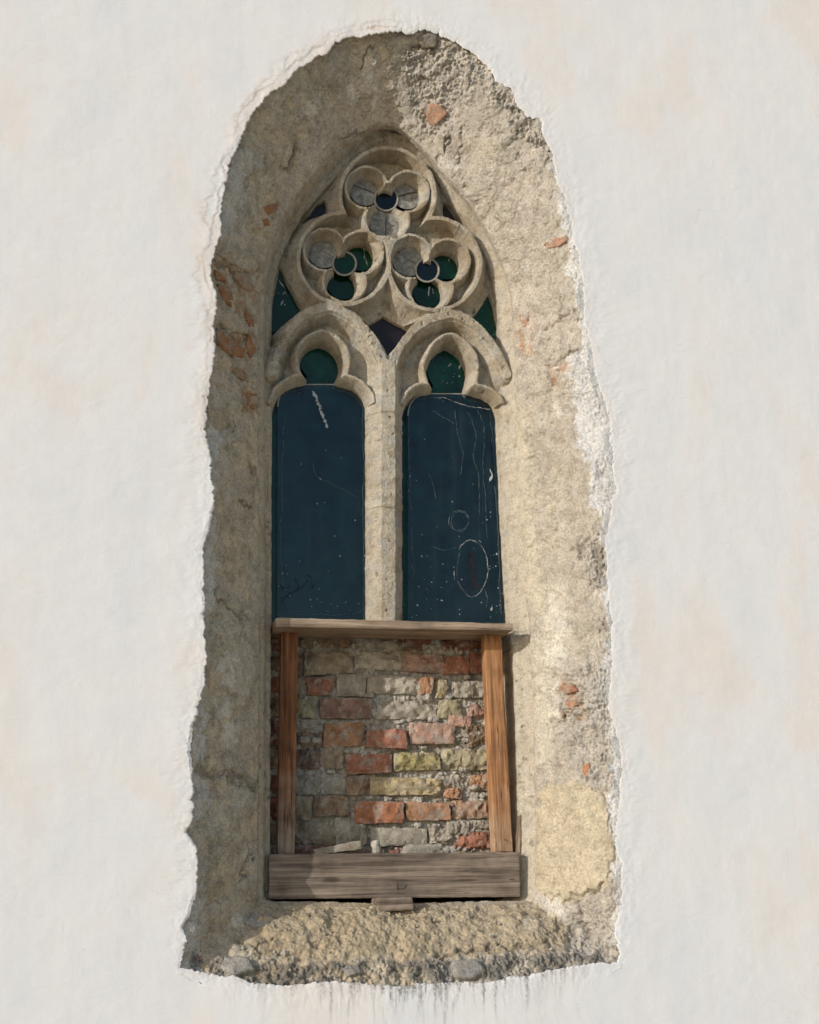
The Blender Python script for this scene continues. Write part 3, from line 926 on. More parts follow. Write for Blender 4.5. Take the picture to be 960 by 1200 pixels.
# ------------------------------------------------------------------ the stone window: a carved relief
WIN = empty('gothic_window', tuple(P(462., 735., D_REF)), 'carved stone two-light pointed window with trefoil tracery and green glass', 'window')
STEP = 0.7
gx = np.arange(286, 646, STEP); gy = np.arange(134, 1072, STEP)
GX, GY = np.meshgrid(gx, gy, indexing='ij')
q = np.stack([GX.ravel(), GY.ravel()], 1)
pr = P(q[:, 0], q[:, 1], D_REF)
q0 = q.copy()
wv = np.stack([fbm(pr, 18, 4, 0.55, 31), fbm(pr, 18, 4, 0.55, 37)], 1)
q = q + wv * 0.75
sF = sdf_poly(q, smooth_closed(F1[:1] * 3 + F1[1:-1] + F1[-1:] * 3, 1))
sF0 = sdf_poly(q, FP)          # negative inside the outer frame line
t = np.where(sF > 0, sF / np.maximum(sF - sF0, 1e-3), 0)
t = np.where(sF0 > 0, 1 + sF0 / 14.0, t)
frame = np.interp(t, [0, 0.05, 0.28, 0.33, 0.40, 0.47, 0.60, 0.72, 0.80, 0.9, 1.0, 1.6], [0.325, 0.293, 0.284, 0.283, 0.281, 0.276, 0.263, 0.252, 0.250, 0.246, 0.244, 0.256])
frame = frame + 0.003 * np.exp(-((t - 0.37) / 0.10) ** 2) * sstep(-0.1, 0.5, fbm(pr, 6, 3, 0.6, 29)) * (sF > 0) * (q0[:, 0] < 450) * 1.6
frame = np.where(sF < 0, 0.325 + (-sF) * 0.02, frame)

UN = [  # circles of the tracery: centre, radius, lobes, eye
    dict(c=(452.5, 233), R=55, lobes=[(428.5, 222.5, 16.5), (477.5, 227, 16), (452.5, 259.5, 18)], eye=(452.7, 233.4)),
    dict(c=(402, 307), R=53.5, lobes=[(380, 295, 17), (423, 298, 17.3), (402.5, 331.5, 17.3)], eye=(403.7, 308.9)),
    dict(c=(507, 313.5), R=53.5, lobes=[(480, 303.5, 18), (524, 308, 17.3), (503.2, 340, 18)], eye=(500.8, 316.7)),
]
LIGHT_L = [(320, 740), (320, 490), (321, 475), (326, 462), (335, 453), (347, 447), (356, 446), (362, 444), (355, 434), (352.5, 423), (355, 411), (363, 401), (377, 395), (390, 401),
           (400, 411), (403, 424), (399, 437), (395, 445), (402, 447), (413, 450), (423, 456), (430, 466), (432, 480), (432, 740)]
LIGHT_R = [(474, 740), (473, 490), (475, 475), (483, 462), (493, 457), (505, 457), (510, 455), (504, 444), (501.5, 431), (507, 415), (517, 404), (526.6, 398), (537, 404), (548, 414),
           (553, 430), (551, 446), (548, 456.5), (560, 459), (573, 463), (582, 472), (586, 486), (590, 600), (600, 740)]
SP = {
    'LL': [(330, 306), (326, 325), (321, 350), (320, 387), (331, 380), (345, 371), (357, 361), (347, 343), (338, 325)],
    'LR': [(577, 338), (583, 355), (587, 380), (586, 405), (571, 393), (550, 374), (562, 361), (571, 348)],
    'UL': [(383, 228), (374, 233), (365, 244), (354, 258), (369, 252), (385, 248), (385, 235)],
    'UR': [(522, 231), (528, 233), (540, 250), (550, 267), (533, 261), (523, 259)],
    'D': [(452, 365), (468, 374), (484, 382), (470, 398), (462, 410), (455, 418), (440, 397), (424, 379), (438, 373)],
}
BARS = [[(453, 460), (449, 432), (442, 412), (430, 393), (414, 377), (396, 366), (384, 362), (366, 368), (350, 377), (337, 391), (326, 412), (317, 440)],
        [(453, 460), (458, 432), (466, 410), (481, 391), (498, 379), (516, 373), (530, 371), (549, 380), (564, 394), (579, 415), (592, 442)]]
feat = np.full(len(q), 1.0)


def add(depth, where=None):
    global feat
    d = depth if where is None else np.where(where, depth, 1.0)
    feat = np.minimum(feat, d)


U = np.full(len(q), 1e9); Tr = np.full(len(q), 1e9); sO = np.full(len(q), 1e9)
for u in UN:
    U = np.minimum(U, np.hypot(q[:, 0] - u['c'][0], q[:, 1] - u['c'][1]) - u['R'])
    T1 = np.hypot(q[:, 0] - u['eye'][0], q[:, 1] - u['eye'][1]) - 17.0
    for lx, ly, lr in u['lobes']:
        dl = np.hypot(q[:, 0] - lx, q[:, 1] - ly)
        T1 = np.minimum(T1, dl - lr - 7.5)
        sO = np.minimum(sO, dl - lr)
    sO = np.minimum(sO, np.hypot(q[:, 0] - u['eye'][0], q[:, 1] - u['eye'][1]) - 12.5)
    Tr = np.minimum(Tr, np.abs(T1)) if False else np.minimum(Tr, T1)
    a = np.abs(T1)
    prof = np.where(T1 < 0, 0.272 + 0.006 * sstep(1.4, 2.1, a) + 0.036 * np.clip((a - 1.6) / 6.5, 0, 1) ** 0.55, 0.272 + 0.006 * sstep(1.6, 2.3, a) + 0.044 * np.clip((a - 1.8) / 5.5, 0, 1))
    inside = T1 < 9
    add(prof, inside & (np.hypot(q[:, 0] - u['c'][0], q[:, 1] - u['c'][1]) < u['R'] + 8))
a = np.abs(U)
add(np.where(U > 0, 0.262 + 0.006 * sstep(2.2, 3.0, a) + 0.053 * np.clip((a - 3.0) / 13.0, 0, 1) ** 0.7, 0.262 + 0.010 * sstep(2.0, 2.8, a) + 0.050 * np.clip((a - 2.6) / 6.0, 0, 1) ** 0.8), a < 22)
add(np.where(q0[:, 1] < 380, 0.324, 1.0), U < 0)                                   # floor of the eyelets
add(0.277 + 0.002 * np.maximum(0, np.hypot(q[:, 0] - 453, (q[:, 1] - 287)) - 9), np.hypot(q[:, 0] - 453, q[:, 1] - 287) < 20)
up_ = (q0[:, 1] > 370) & (q0[:, 1] < 760)
sL = np.minimum(sdf_part(q, smooth_closed(LIGHT_L[:1] * 4 + LIGHT_L[1:-1] + LIGHT_L[-1:] * 4, 2), up_), sdf_part(q, smooth_closed(LIGHT_R[:1] * 4 + LIGHT_R[1:-1] + LIGHT_R[-1:] * 4, 2), up_))
lsel = (q0[:, 1] < 474) & (sL > -1) & (sL < 17)
add(np.where(sL < 7, 0.276 + 0.042 * np.clip((6.0 - sL) / 6.0, 0, 1) ** 1.5, 0.276 + 0.045 * np.clip((sL - 8.0) / 6.0, 0, 1)), lsel)
add(np.full(len(q), 0.321), (q0[:, 1] < 476) & (q0[:, 1] > 360) & (sL > 0))
for b_ in BARS:
    dl = dist_line(q, smooth_open(b_, 2))
    add(0.262 + 0.005 * sstep(4.6, 5.3, dl) + 0.004 * np.exp(-((dl - 6.6) / 0.8) ** 2) + 0.055 * np.clip((dl - 7.2) / 8.5, 0, 1) ** 0.8, dl < 17)
dm = np.abs(q[:, 0] - 453.0)
add(0.260 + 0.0034 * np.maximum(0, dm - 8.0) + 0.006 * sstep(16, 20, dm), (q0[:, 1] > 425) & (dm < 24) & (q0[:, 1] < 742))
for k_, poly in SP.items():
    sO = np.minimum(sO, sdf_poly(q, poly))
sO = np.minimum(sO, sL)
depth = np.minimum(feat, frame)
depth = np.minimum(depth, np.where(sF > 3, 1.0, 0.3215 - 0.0012 * np.clip(sO, 0, 6)))
depth = np.where((sO < 0) & (sF < 4), np.maximum(depth, 0.3215 + (-sO) * 0.022), depth)
low = (q0[:, 1] > 738)
depth = np.where(low & (sF < 0), 0.325 + (-sF) * 0.02, depth)
er = fbm(pr, 26, 4, 0.55, 41); er2 = fbm(pr, 90, 3, 0.6, 43); er3 = np.clip(-(fbm(pr, 48, 2, 0.5, 47) + 0.55), 0, 1)
depth = depth + 0.0015 * er + 0.0010 * er2 + 0.010 * er3 * (sF0 < 0)
# knocked-off edges: the bar over the left light is broken at its left end
brk = np.exp(-(np.hypot(q0[:, 0] - 327, q0[:, 1] - 408) / 13) ** 2)
depth += 0.025 * brk * (0.7 + 0.6 * er)
for bx, by, br, bd in ((462, 152, 9, 0.03), (448, 154, 8, 0.015), (318, 880, 7, .02), (316, 840, 5, .012), (326, 395, 8, .012), (604, 745, 8, .02), (320, 770, 6, .012), (594, 560, 4, 0.012), (598, 610, 5, .012), (630, 930, 6, .01)):
    depth += bd * np.exp(-(np.hypot((q0[:, 0] - bx) * 0.6 if by < 160 else q0[:, 0] - bx, q0[:, 1] - by) / br) ** 2) * (0.8 + 0.5 * er)
# fine joint lines between the stones
jl = np.minimum.reduce([dist_line(q, [(432, 486), (474, 488)]), dist_line(q, [(286, 470), (321, 476)]), dist_line(q, [(586, 474), (625, 468)]),
                        dist_line(q, [(286, 728), (319, 726)]), dist_line(q, [(600, 742), (640, 742)]), dist_line(q, [(286, 924), (319, 926)]),
                        dist_line(q, [(600, 918), (640, 916)]), dist_line(q, [(432, 596), (474, 600)])])
depth += 0.004 * np.exp(-(jl / 0.9) ** 2) * (sF0 < 4)
ST = np.array([0.43, 0.375, 0.29])
scol = np.tile(ST, (len(q), 1))


def sblend(c, mask):
    global scol
    scol = scol * (1 - mask[:, None]) + np.asarray(c) * mask[:, None]


sblend((0.50, 0.45, 0.365), sstep(0.0, 0.7, fbm(pr, 9, 4, 0.6, 51)) * 0.7)
sblend((0.31, 0.245, 0.165), sstep(0.05, 0.65, fbm(pr, 13, 4, 0.6, 55)) * 0.65)
sblend((0.33, 0.315, 0.29), sstep(0.2, 0.7, fbm(pr, 20, 4, 0.65, 59)) * 0.6)
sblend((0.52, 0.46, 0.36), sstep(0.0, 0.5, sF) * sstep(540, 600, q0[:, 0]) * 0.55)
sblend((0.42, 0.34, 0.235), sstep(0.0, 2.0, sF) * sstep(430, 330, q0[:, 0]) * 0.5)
sblend((0.27, 0.195, 0.105), sstep(0.0, 0.6, fbm(pr, 7, 4, 0.6, 63)) * (q0[:, 1] < 400) * 0.4)
sblend((0.20, 0.175, 0.14), np.clip(er3 * 3, 0, 0.6))
V = P(q0[:, 0], q0[:, 1], D_REF)
depth = np.where(depth > 0.262, 0.262 + (depth - 0.262) * 1.3, depth)
V[:, 1] = depth - WS
nyg = len(gy)
faces = grid_faces(len(gx), nyg)
fd = depth[faces].min(1)
fsF0 = sF0[faces].min(1)
keep = (fd < 0.50) & (fsF0 < 9)
fc = q0[faces].mean(1)
fsF = sF[faces].mean(1)
tracery = keep & (fsF < 0.0) & (fc[:, 1] < 486) & (fd < 0.45)
mull = keep & (fsF < 0.0) & (fc[:, 1] >= 486) & (fc[:, 1] < 742) & (fc[:, 0] > 425) & (fc[:, 0] < 485) & (fd < 0.45)
rest = keep & (fsF >= -8) & ~tracery & ~mull
arch = rest & (fc[:, 1] < 466)
jl_ = rest & (fc[:, 1] >= 466) & (fc[:, 0] < 455)
jr_ = rest & (fc[:, 1] >= 466) & (fc[:, 0] >= 455)


def sub_mesh(name, mask, parent, label=None):
    f = faces[mask]
    used, inv = np.unique(f, return_inverse=True)
    f = inv.reshape(f.shape)
    o = mesh_np(name, V[used], f, MAT_STONE, parent, scol[used])
    me = o.data
    me.set_sharp_from_angle(angle=math.radians(42))
    nz = np.zeros(len(me.polygons) * 3, np.float32); me.polygons.foreach_get('normal', nz)
    if nz.reshape(-1, 3)[:, 1].mean() > 0:
        me.flip_normals()
    if label:
        o['label'] = label
    return o


sub_mesh('tracery', tracery, WIN, 'carved stone tracery of three trefoil circles over two cusped light heads')
sub_mesh('mullion', mull, WIN)
sub_mesh('arch_moulding', arch, WIN)
sub_mesh('jamb', jl_, WIN)
sub_mesh('jamb', jr_, WIN)


# ------------------------------------------------------------------ glass
def pane(name, poly, d, mat, parent, thick=0.004, label=None):
    poly = np.asarray(poly, float)
    a = P(poly[:, 0], poly[:, 1], d)
    b = a.copy(); b[:, 1] += thick
    n = len(poly)
    area = 0.5 * np.sum(a[:, 0] * np.roll(a[:, 2], -1) - np.roll(a[:, 0], -1) * a[:, 2])
    idx = list(range(n)) if area > 0 else list(range(n))[::-1]
    f = [tuple(idx)] + [tuple(n + i for i in reversed(idx))]
    for i in range(n):
        i0, i1 = idx[i], idx[(i + 1) % n]
        f.append((i1, i0, n + i0, n + i1))
    o = mesh_np(name, np.concatenate([a, b]), f, mat, parent, smooth=False)
    if label:
        o['label'] = label
    return o


def circle(cx, cy, r, n=28, sy=1.0):
    return [(cx + r * math.cos(2 * math.pi * i / n), cy + r * sy * math.sin(2 * math.pi * i / n)) for i in range(n)]


def grow(poly, k):
    poly = np.asarray(poly, float); c = poly.mean(0)
    v = poly - c
    return c + v * (1 + k / np.linalg.norm(v, axis=1)[:, None])


def tube(name, pts, r, mat, parent, closed=False, n=8, label=None):
    pts = [Vector(p) for p in pts]
    m_ = len(pts); vs, fs = [], []
    for i, p in enumerate(pts):
        a = pts[(i - 1) % m_] if closed or i > 0 else p
        b = pts[(i + 1) % m_] if closed or i < m_ - 1 else p
        tdir = (b - a).normalized()
        s1 = tdir.cross(Vector((0, 1, 0.02))).normalized(); s2 = tdir.cross(s1).normalized()
        rr = r[i] if isinstance(r, (list, tuple)) else r
        for k in range(n):
            an = 2 * math.pi * k / n
            vs.append(p + s1 * math.cos(an) * rr + s2 * math.sin(an) * rr)
    for i in range(m_ if closed else m_ - 1):
        for k in range(n):
            i2 = (i + 1) % m_
            fs.append((i * n + k, i * n + (k + 1) % n, i2 * n + (k + 1) % n, i2 * n + k))
    if not closed:
        fs.append(tuple(range(n))[::-1]); fs.append(tuple((m_ - 1) * n + k for k in range(n)))
    return mesh_np(name, np.array([tuple(v) for v in vs]), fs, mat, parent)


DG = 0.356 - WS
lobe_mats = [[MAT_GREYGLASS, MAT_GREYGLASS, MAT_GREYGLASS], [MAT_GREYGLASS, MAT_GREEN, MAT_DEEPGREEN], [MAT_GREYGLASS, MAT_GREEN, MAT_DEEPGREEN]]
lobe_lab = {'dusty_grey_glass': 'dusty grey round pane', 'bottle_green_glass': 'green round pane', 'deep_green_glass': 'deep green round pane'}
for u, mats in zip(UN, lobe_mats):
    for k, ((lx, ly, lr), mt) in enumerate(zip(u['lobes'], mats)):
        gz = DG - 0.022 if mt is MAT_GREYGLASS else DG
        pn = pane('pane', circle(lx, ly, lr + 2.0), gz + 0.0015 * k, mt, WIN, 0.001, lobe_lab[mt.name])
        if mt is MAT_GREYGLASS:
            ex, ey = u['eye']
            dx, dy = lx - ex, ly - ey
            L = math.hypot(dx, dy); dx /= L; dy /= L
            pts = [P(ex + dx * s + random.uniform(-.8, .8), ey + dy * s + random.uniform(-.8, .8), DG - 0.0235) for s in np.linspace(13, L + lr, 5)]
            tube('crack', pts, 0.0016, MAT_RUST if u is UN[0] else MAT_LEAD, pn, n=5)
    ex, ey = u['eye']
    pane('pane', circle(ex, ey, 13.6), 0.333 - WS, MAT_NAVY if u is not UN[1] else MAT_DEEPGREEN, WIN, 0.003, 'blue black eye pane in the middle of its trefoil')
    tube('lead_ring', [P(x, y, 0.3315 - WS) for x, y in circle(ex, ey, 13.6, 36)], 0.0042, MAT_LEAD, WIN, closed=True)
pane('pane', grow(SP['LL'], 3.5), DG, MAT_DEEPGREEN, WIN, label='green spandrel pane')
pane('pane', grow(SP['LR'], 3.5), DG, MAT_GREEN, WIN, label='green spandrel pane')
pane('pane', grow(SP['UL'], 3.0), DG, MAT_VIOLET, WIN, label='dark violet spandrel pane')
pane('pane', grow(SP['UR'], 3.0), DG, MAT_PLUM, WIN, label='dusty plum spandrel pane')
pane('pane', grow(SP['D'], 3.5), DG, MAT_VIOLET, WIN, label='dark violet diamond pane')
big_l = [(x + (-1.8 if x < 376 else 1.8), y + (-2 if y < 500 else 0)) for x, y in LIGHT_L]
big_r = [(x + (-1.8 if x < 530 else 1.8), y + (-2 if y < 500 else 0)) for x, y in LIGHT_R]
pane('green_glass', big_l, 0.382 - WS, MAT_BACKGREEN, WIN, label='dark green leaded glass behind the clear pane')
pane('green_glass', big_r, 0.382 - WS, MAT_BACKGREEN, WIN, label='dark green leaded glass behind the clear pane')


def rrect(tl, tr, br, bl, r, n=7):
    out = []
    tl, tr, br, bl = (np.array(v, float) for v in (tl, tr, br, bl))
    for (c, p, nx_, rad) in ((tl, bl, tr, r), (tr, tl, br, r), (br, tr, bl, 2), (bl, br, tl, 2)):
        a = c + (p - c) / np.linalg.norm(p - c) * rad
        b = c + (nx_ - c) / np.linalg.norm(nx_ - c) * rad
        for i in range(n):
            s = i / (n - 1)
            out.append(tuple((1 - s) ** 2 * a + 2 * s * (1 - s) * (c * 0.95 + (a + b) * 0.025) + s * s * b))
    return out


DP = 0.352 - WS
outl_l = rrect((325.5, 450.5), (429.5, 450.5), (429, 726), (325, 726), 26)
outl_r = rrect((478, 461), (583, 462), (589.5, 732), (478, 732), 26)
PL = pane('clear_pane', outl_l, DP, MAT_PANE, WIN, 0.003, 'clear protective pane with a white streak')
PR = pane('clear_pane', outl_r, DP, MAT_PANE, WIN, 0.003, 'clear protective pane with drip lines and rubbed rings')


def ribbon(name, pts, w, mat, parent, d=DP - 0.0012, seed=0):
    pts = np.asarray(pts, float)
    L = np.concatenate([[0], np.cumsum(np.linalg.norm(np.diff(pts, axis=0), axis=1))])
    n = max(4, int(L[-1] / 2.0))
    t_ = np.linspace(0, L[-1], n)
    pp = np.stack([np.interp(t_, L, pts[:, 0]), np.interp(t_, L, pts[:, 1])], 1)
    r_ = random.Random(seed)
    ww = np.array([w * r_.choice((0.12, 0.5, 0.75, 1.0)) * r_.uniform(0.35, 1.1) for _ in range(n)]); ww[0] *= .3; ww[-1] *= .3
    tg = np.gradient(pp, axis=0); tg /= np.linalg.norm(tg, axis=1)[:, None] + 1e-9
    nn_ = np.stack([-tg[:, 1], tg[:, 0]], 1)
    lowf = np.cumsum([[r_.uniform(-.45, .45), r_.uniform(-.45, .45)] for _ in range(n)], axis=0)
    lowf -= np.linspace(0, 1, n)[:, None] * lowf[-1]
    jit = lowf + np.array([[r_.uniform(-.5, .5), r_.uniform(-.5, .5)] for _ in range(n)])
    a = pp + jit + nn_ * ww[:, None] / 2; b = pp + jit - nn_ * ww[:, None] / 2
    A = P(a[:, 0], a[:, 1], d); B = P(b[:, 0], b[:, 1], d)
    vs = np.concatenate([A, B]); 
    C2 = vs.copy(); C2[:, 1] += 0.0008
    vs = np.concatenate([vs, C2])
    f = []
    for i in range(n - 1):
        f.append((i, i + 1, n + i + 1, n + i))
        f.append((2 * n + i, 3 * n + i, 3 * n + i + 1, 2 * n + i + 1))
    return mesh_np(name, vs, f, mat, parent, smooth=False)


marks_l = [(MAT_CHALK, 5.0, [(366, 458), (370, 466), (375, 480), (381, 493), (384, 502)]), (MAT_CHALK, 2.5, [(372, 468), (378, 480)]),
           (MAT_FAINT, 0.8, [(365, 540), (370, 556), (377, 562), (392, 568), (418, 583)]), (MAT_FAINT, 0.9, [(334, 490), (332, 540), (333, 600), (331, 650), (333, 690)]),
           (MAT_FAINT, 0.9, [(330, 714), (350, 720), (390, 721), (420, 719), (428, 712)]), (MAT_FAINT, 1.0, [(394, 456), (403, 456), (410, 460)]),
           (MAT_FAINT, 0.8, [(426, 470), (428, 540), (427, 610), (428, 700)]), (MAT_CHALK, 2.2, [(375.5, 561), (377.5, 562)])]
marks_r = [(MAT_CHALK, 1.8, [(508, 466), (522, 467), (535, 472), (552, 476), (575, 480)]), (MAT_FAINT, 1.1, [(533, 480), (537, 510), (544, 530), (540, 558)]),
           (MAT_FAINT, 1.1, [(548, 482), (557, 505), (555, 535), (562, 556), (562, 604)]), (MAT_FAINT, 1.0, [(560, 480), (567, 500), (566, 560), (571, 600), (572, 632)]),
           (MAT_FAINT, 0.9, [(575, 484), (577, 520)]), (MAT_CHALK, 4.0, [(575, 550), (576, 558), (574, 564)]), (MAT_FAINT, 1.0, [(479, 485), (480, 540), (480, 610), (482, 690), (484, 715)]),
           (MAT_FAINT, 1.6, [(580, 570), (583, 620), (586, 680), (588, 720)]), (MAT_CHALK, 1.3, [(477, 476), (481, 468)]),
           (MAT_FAINT, 1.6, circle(538, 610, 12, 18, 1.0) + [(550, 610)]), (MAT_FAINT, 1.2, circle(539, 611, 10, 16, 1.1)),
           (MAT_FAINT, 0.8, [(505, 640), (520, 645), (535, 641)]), (MAT_FAINT, 0.8, [(506, 480), (520, 490), (533, 497)]), (MAT_FAINT, 0.8, [(503, 555), (512, 585)]),
           (MAT_CHALK, 1.3, [(555 + 19 * math.cos(a) - (3 if a < 2 else 0), 666 + 33 * math.sin(a)) for a in np.linspace(-2.4, 2.0, 24)]),
           (MAT_FAINT, 1.2, [(555 + 19 * math.cos(a), 666 + 33 * math.sin(a)) for a in np.linspace(2.0, 3.9, 14)]), (MAT_CHALK, 1.5, [(533, 668), (533, 680)]),
           (MAT_CHALK, 3.0, [(577, 708), (576, 716)]), (MAT_FAINT, 1.5, [(568, 690), (572, 700), (570, 712)])]
for i, (mt, w, pts) in enumerate(marks_l):
    ribbon('scratch', pts, w * (0.65 if w < 3 else 1.0), mt, PL, seed=i)
for i, (mt, w, pts) in enumerate(marks_r):
    ribbon('scratch', pts, w * (0.6 if w < 3 else 1.0), mt, PR, seed=i + 40)
for i, pts in enumerate(([(327, 684), (334, 690), (342, 688)], [(346, 678), (350, 684), (349, 692)], [(361, 672), (366, 679), (364, 690)], [(366, 690), (369, 683)], [(330, 702), (338, 696), (350, 690), (362, 680)], [(334, 712), (330, 700)])):
    ribbon('dark_smear', pts, 3.2, MAT_NAVY, PL, seed=80 + i)
rub = ribbon('dark_smear', [(554, 645), (552, 655), (556, 668), (555, 680), (559, 690)], 9.0, MAT_VIOLET, PR, seed=3)


def specks(boxes, n, d, parent, seed, mat=MAT_CHALK):
    r_ = random.Random(seed); vs, f = [], []
    for _ in range(n):
        x0, y0, x1, y1 = r_.choice(boxes)
        x, y, s = r_.uniform(x0, x1), r_.uniform(y0, y1), abs(r_.gauss(0, 0.33)) + 0.2
        b = len(vs)
        for k in range(5):
            a = k * 1.2566 + r_.uniform(-.4, .4)
            vs.append(P(x + s * math.cos(a), y + s * r_.uniform(.7, 1.6) * math.sin(a), d))
        f.append((b, b + 1, b + 2, b + 3, b + 4))
    return mesh_np('dust_specks', np.array(vs), f, mat, parent, smooth=False, kind='stuff')


specks([(325, 455, 430, 722), (325, 650, 430, 722)], 46, DP - 0.001, PL, 1)
specks([(478, 470, 590, 728), (478, 640, 594, 728), (560, 600, 592, 728)], 80, DP - 0.001, PR, 2)
# chalk marks on the spandrels and heads
specks([(552, 345, 584, 400), (505, 405, 550, 450)], 34, DG - 0.001, WIN, 5)
specks([(325, 320, 352, 376)], 10, DG - 0.001, WIN, 6)
for i, pts in enumerate(([(327, 328), (331, 333), (335, 338)], [(331, 345), (334, 341), (337, 347)], [(329, 358), (332, 352)], [(426, 290), (428, 302), (431, 312)], [(526, 303), (527, 307)], [(525, 430), (529, 426)],
                         [(538, 433), (541, 423)], [(503, 335), (502, 347)], [(507, 338), (508, 344)])):
    ribbon('scratch', pts, 2.0 if i != 6 else 4.5, MAT_CHALK, WIN, DG - 0.0012 if i not in (5, 6) else 0.381 - WS, seed=60 + i)
# putty bead along the top of the clear panes
for pp_, ol in ((PL, outl_l), (PR, outl_r)):
    tube('putty_bead', [P(x, y, DP - 0.001) for x, y in ol[:14]], 0.0022, MAT_PUTTY, pp_, n=6)

# ------------------------------------------------------------------ brick blocking under the shelf
BW = empty('brick_infill', tuple(P(462., 1035., 0.40)), 'rough red, yellow and beige brick blocking below the window glass', 'brick wall')
bx = np.arange(300, 626, 0.9); by = np.arange(722, 1052, 0.9)
BX, BY = np.meshgrid(bx, by, indexing='ij')
qb = np.stack([BX.ravel(), BY.ravel()], 1)
pb = P(qb[:, 0], qb[:, 1], 0.405)
l1 = np.clip(0.8 - worley(pb, 48), 0, 1); l2 = np.clip(0.8 - worley(pb, 95, 2.2), 0, 1)
db = 0.416 - 0.022 * l1 * (0.55 + 0.9 * fbm(pb, 9, 2)) - 0.010 * l2 - 0.008 * fbm(pb, 7, 3, 0.5, 61) - 0.003 * fbm(pb, 70, 3, 0.6, 65)
pb[:, 1] = db
mc = np.tile(np.array([0.46, 0.42, 0.36]), (len(qb), 1))
k = sstep(0.0, 0.6, fbm(pb, 11, 4, 0.6, 69))[:, None] * 0.7
mc = mc * (1 - k) + np.array([0.25, 0.205, 0.15]) * k
o = mesh_np('mortar_bed', pb, grid_faces(len(bx), len(by)), MAT_MORTAR, BW, mc)
nz = np.zeros(len(o.data.polygons) * 3, np.float32); o.data.polygons.foreach_get('normal', nz)
if nz.reshape(-1, 3)[:, 1].mean() > 0:
    o.data.flip_normals()


def box_grid(xs, ys, zs):
    """surface of a box as a welded grid over the given coordinates"""
    nx, ny, nz = len(xs) - 1, len(ys) - 1, len(zs) - 1
    vid, vs, fs = {}, [], []

    def v(i, j, k):
        key = (i, j, k)
        if key not in vid:
            vid[key] = len(vs)
            vs.append((xs[i], ys[j], zs[k]))
        return vid[key]
    for i in range(nx):
        for k in range(nz):
            fs.append((v(i, 0, k), v(i + 1, 0, k), v(i + 1, 0, k + 1), v(i, 0, k + 1)))
            fs.append((v(i, ny, k), v(i, ny, k + 1), v(i + 1, ny, k + 1), v(i + 1, ny, k)))
    for i in range(nx):
        for j in range(ny):
            fs.append((v(i, j, 0), v(i, j + 1, 0), v(i + 1, j + 1, 0), v(i + 1, j, 0)))
            fs.append((v(i, j, nz), v(i + 1, j, nz), v(i + 1, j + 1, nz), v(i, j + 1, nz)))
    for j in range(ny):
        for k in range(nz):
            fs.append((v(0, j, k), v(0, j, k + 1), v(0, j + 1, k + 1), v(0, j + 1, k)))
            fs.append((v(nx, j, k), v(nx, j + 1, k), v(nx, j + 1, k + 1), v(nx, j, k + 1)))
    return np.array(vs), np.array(fs)


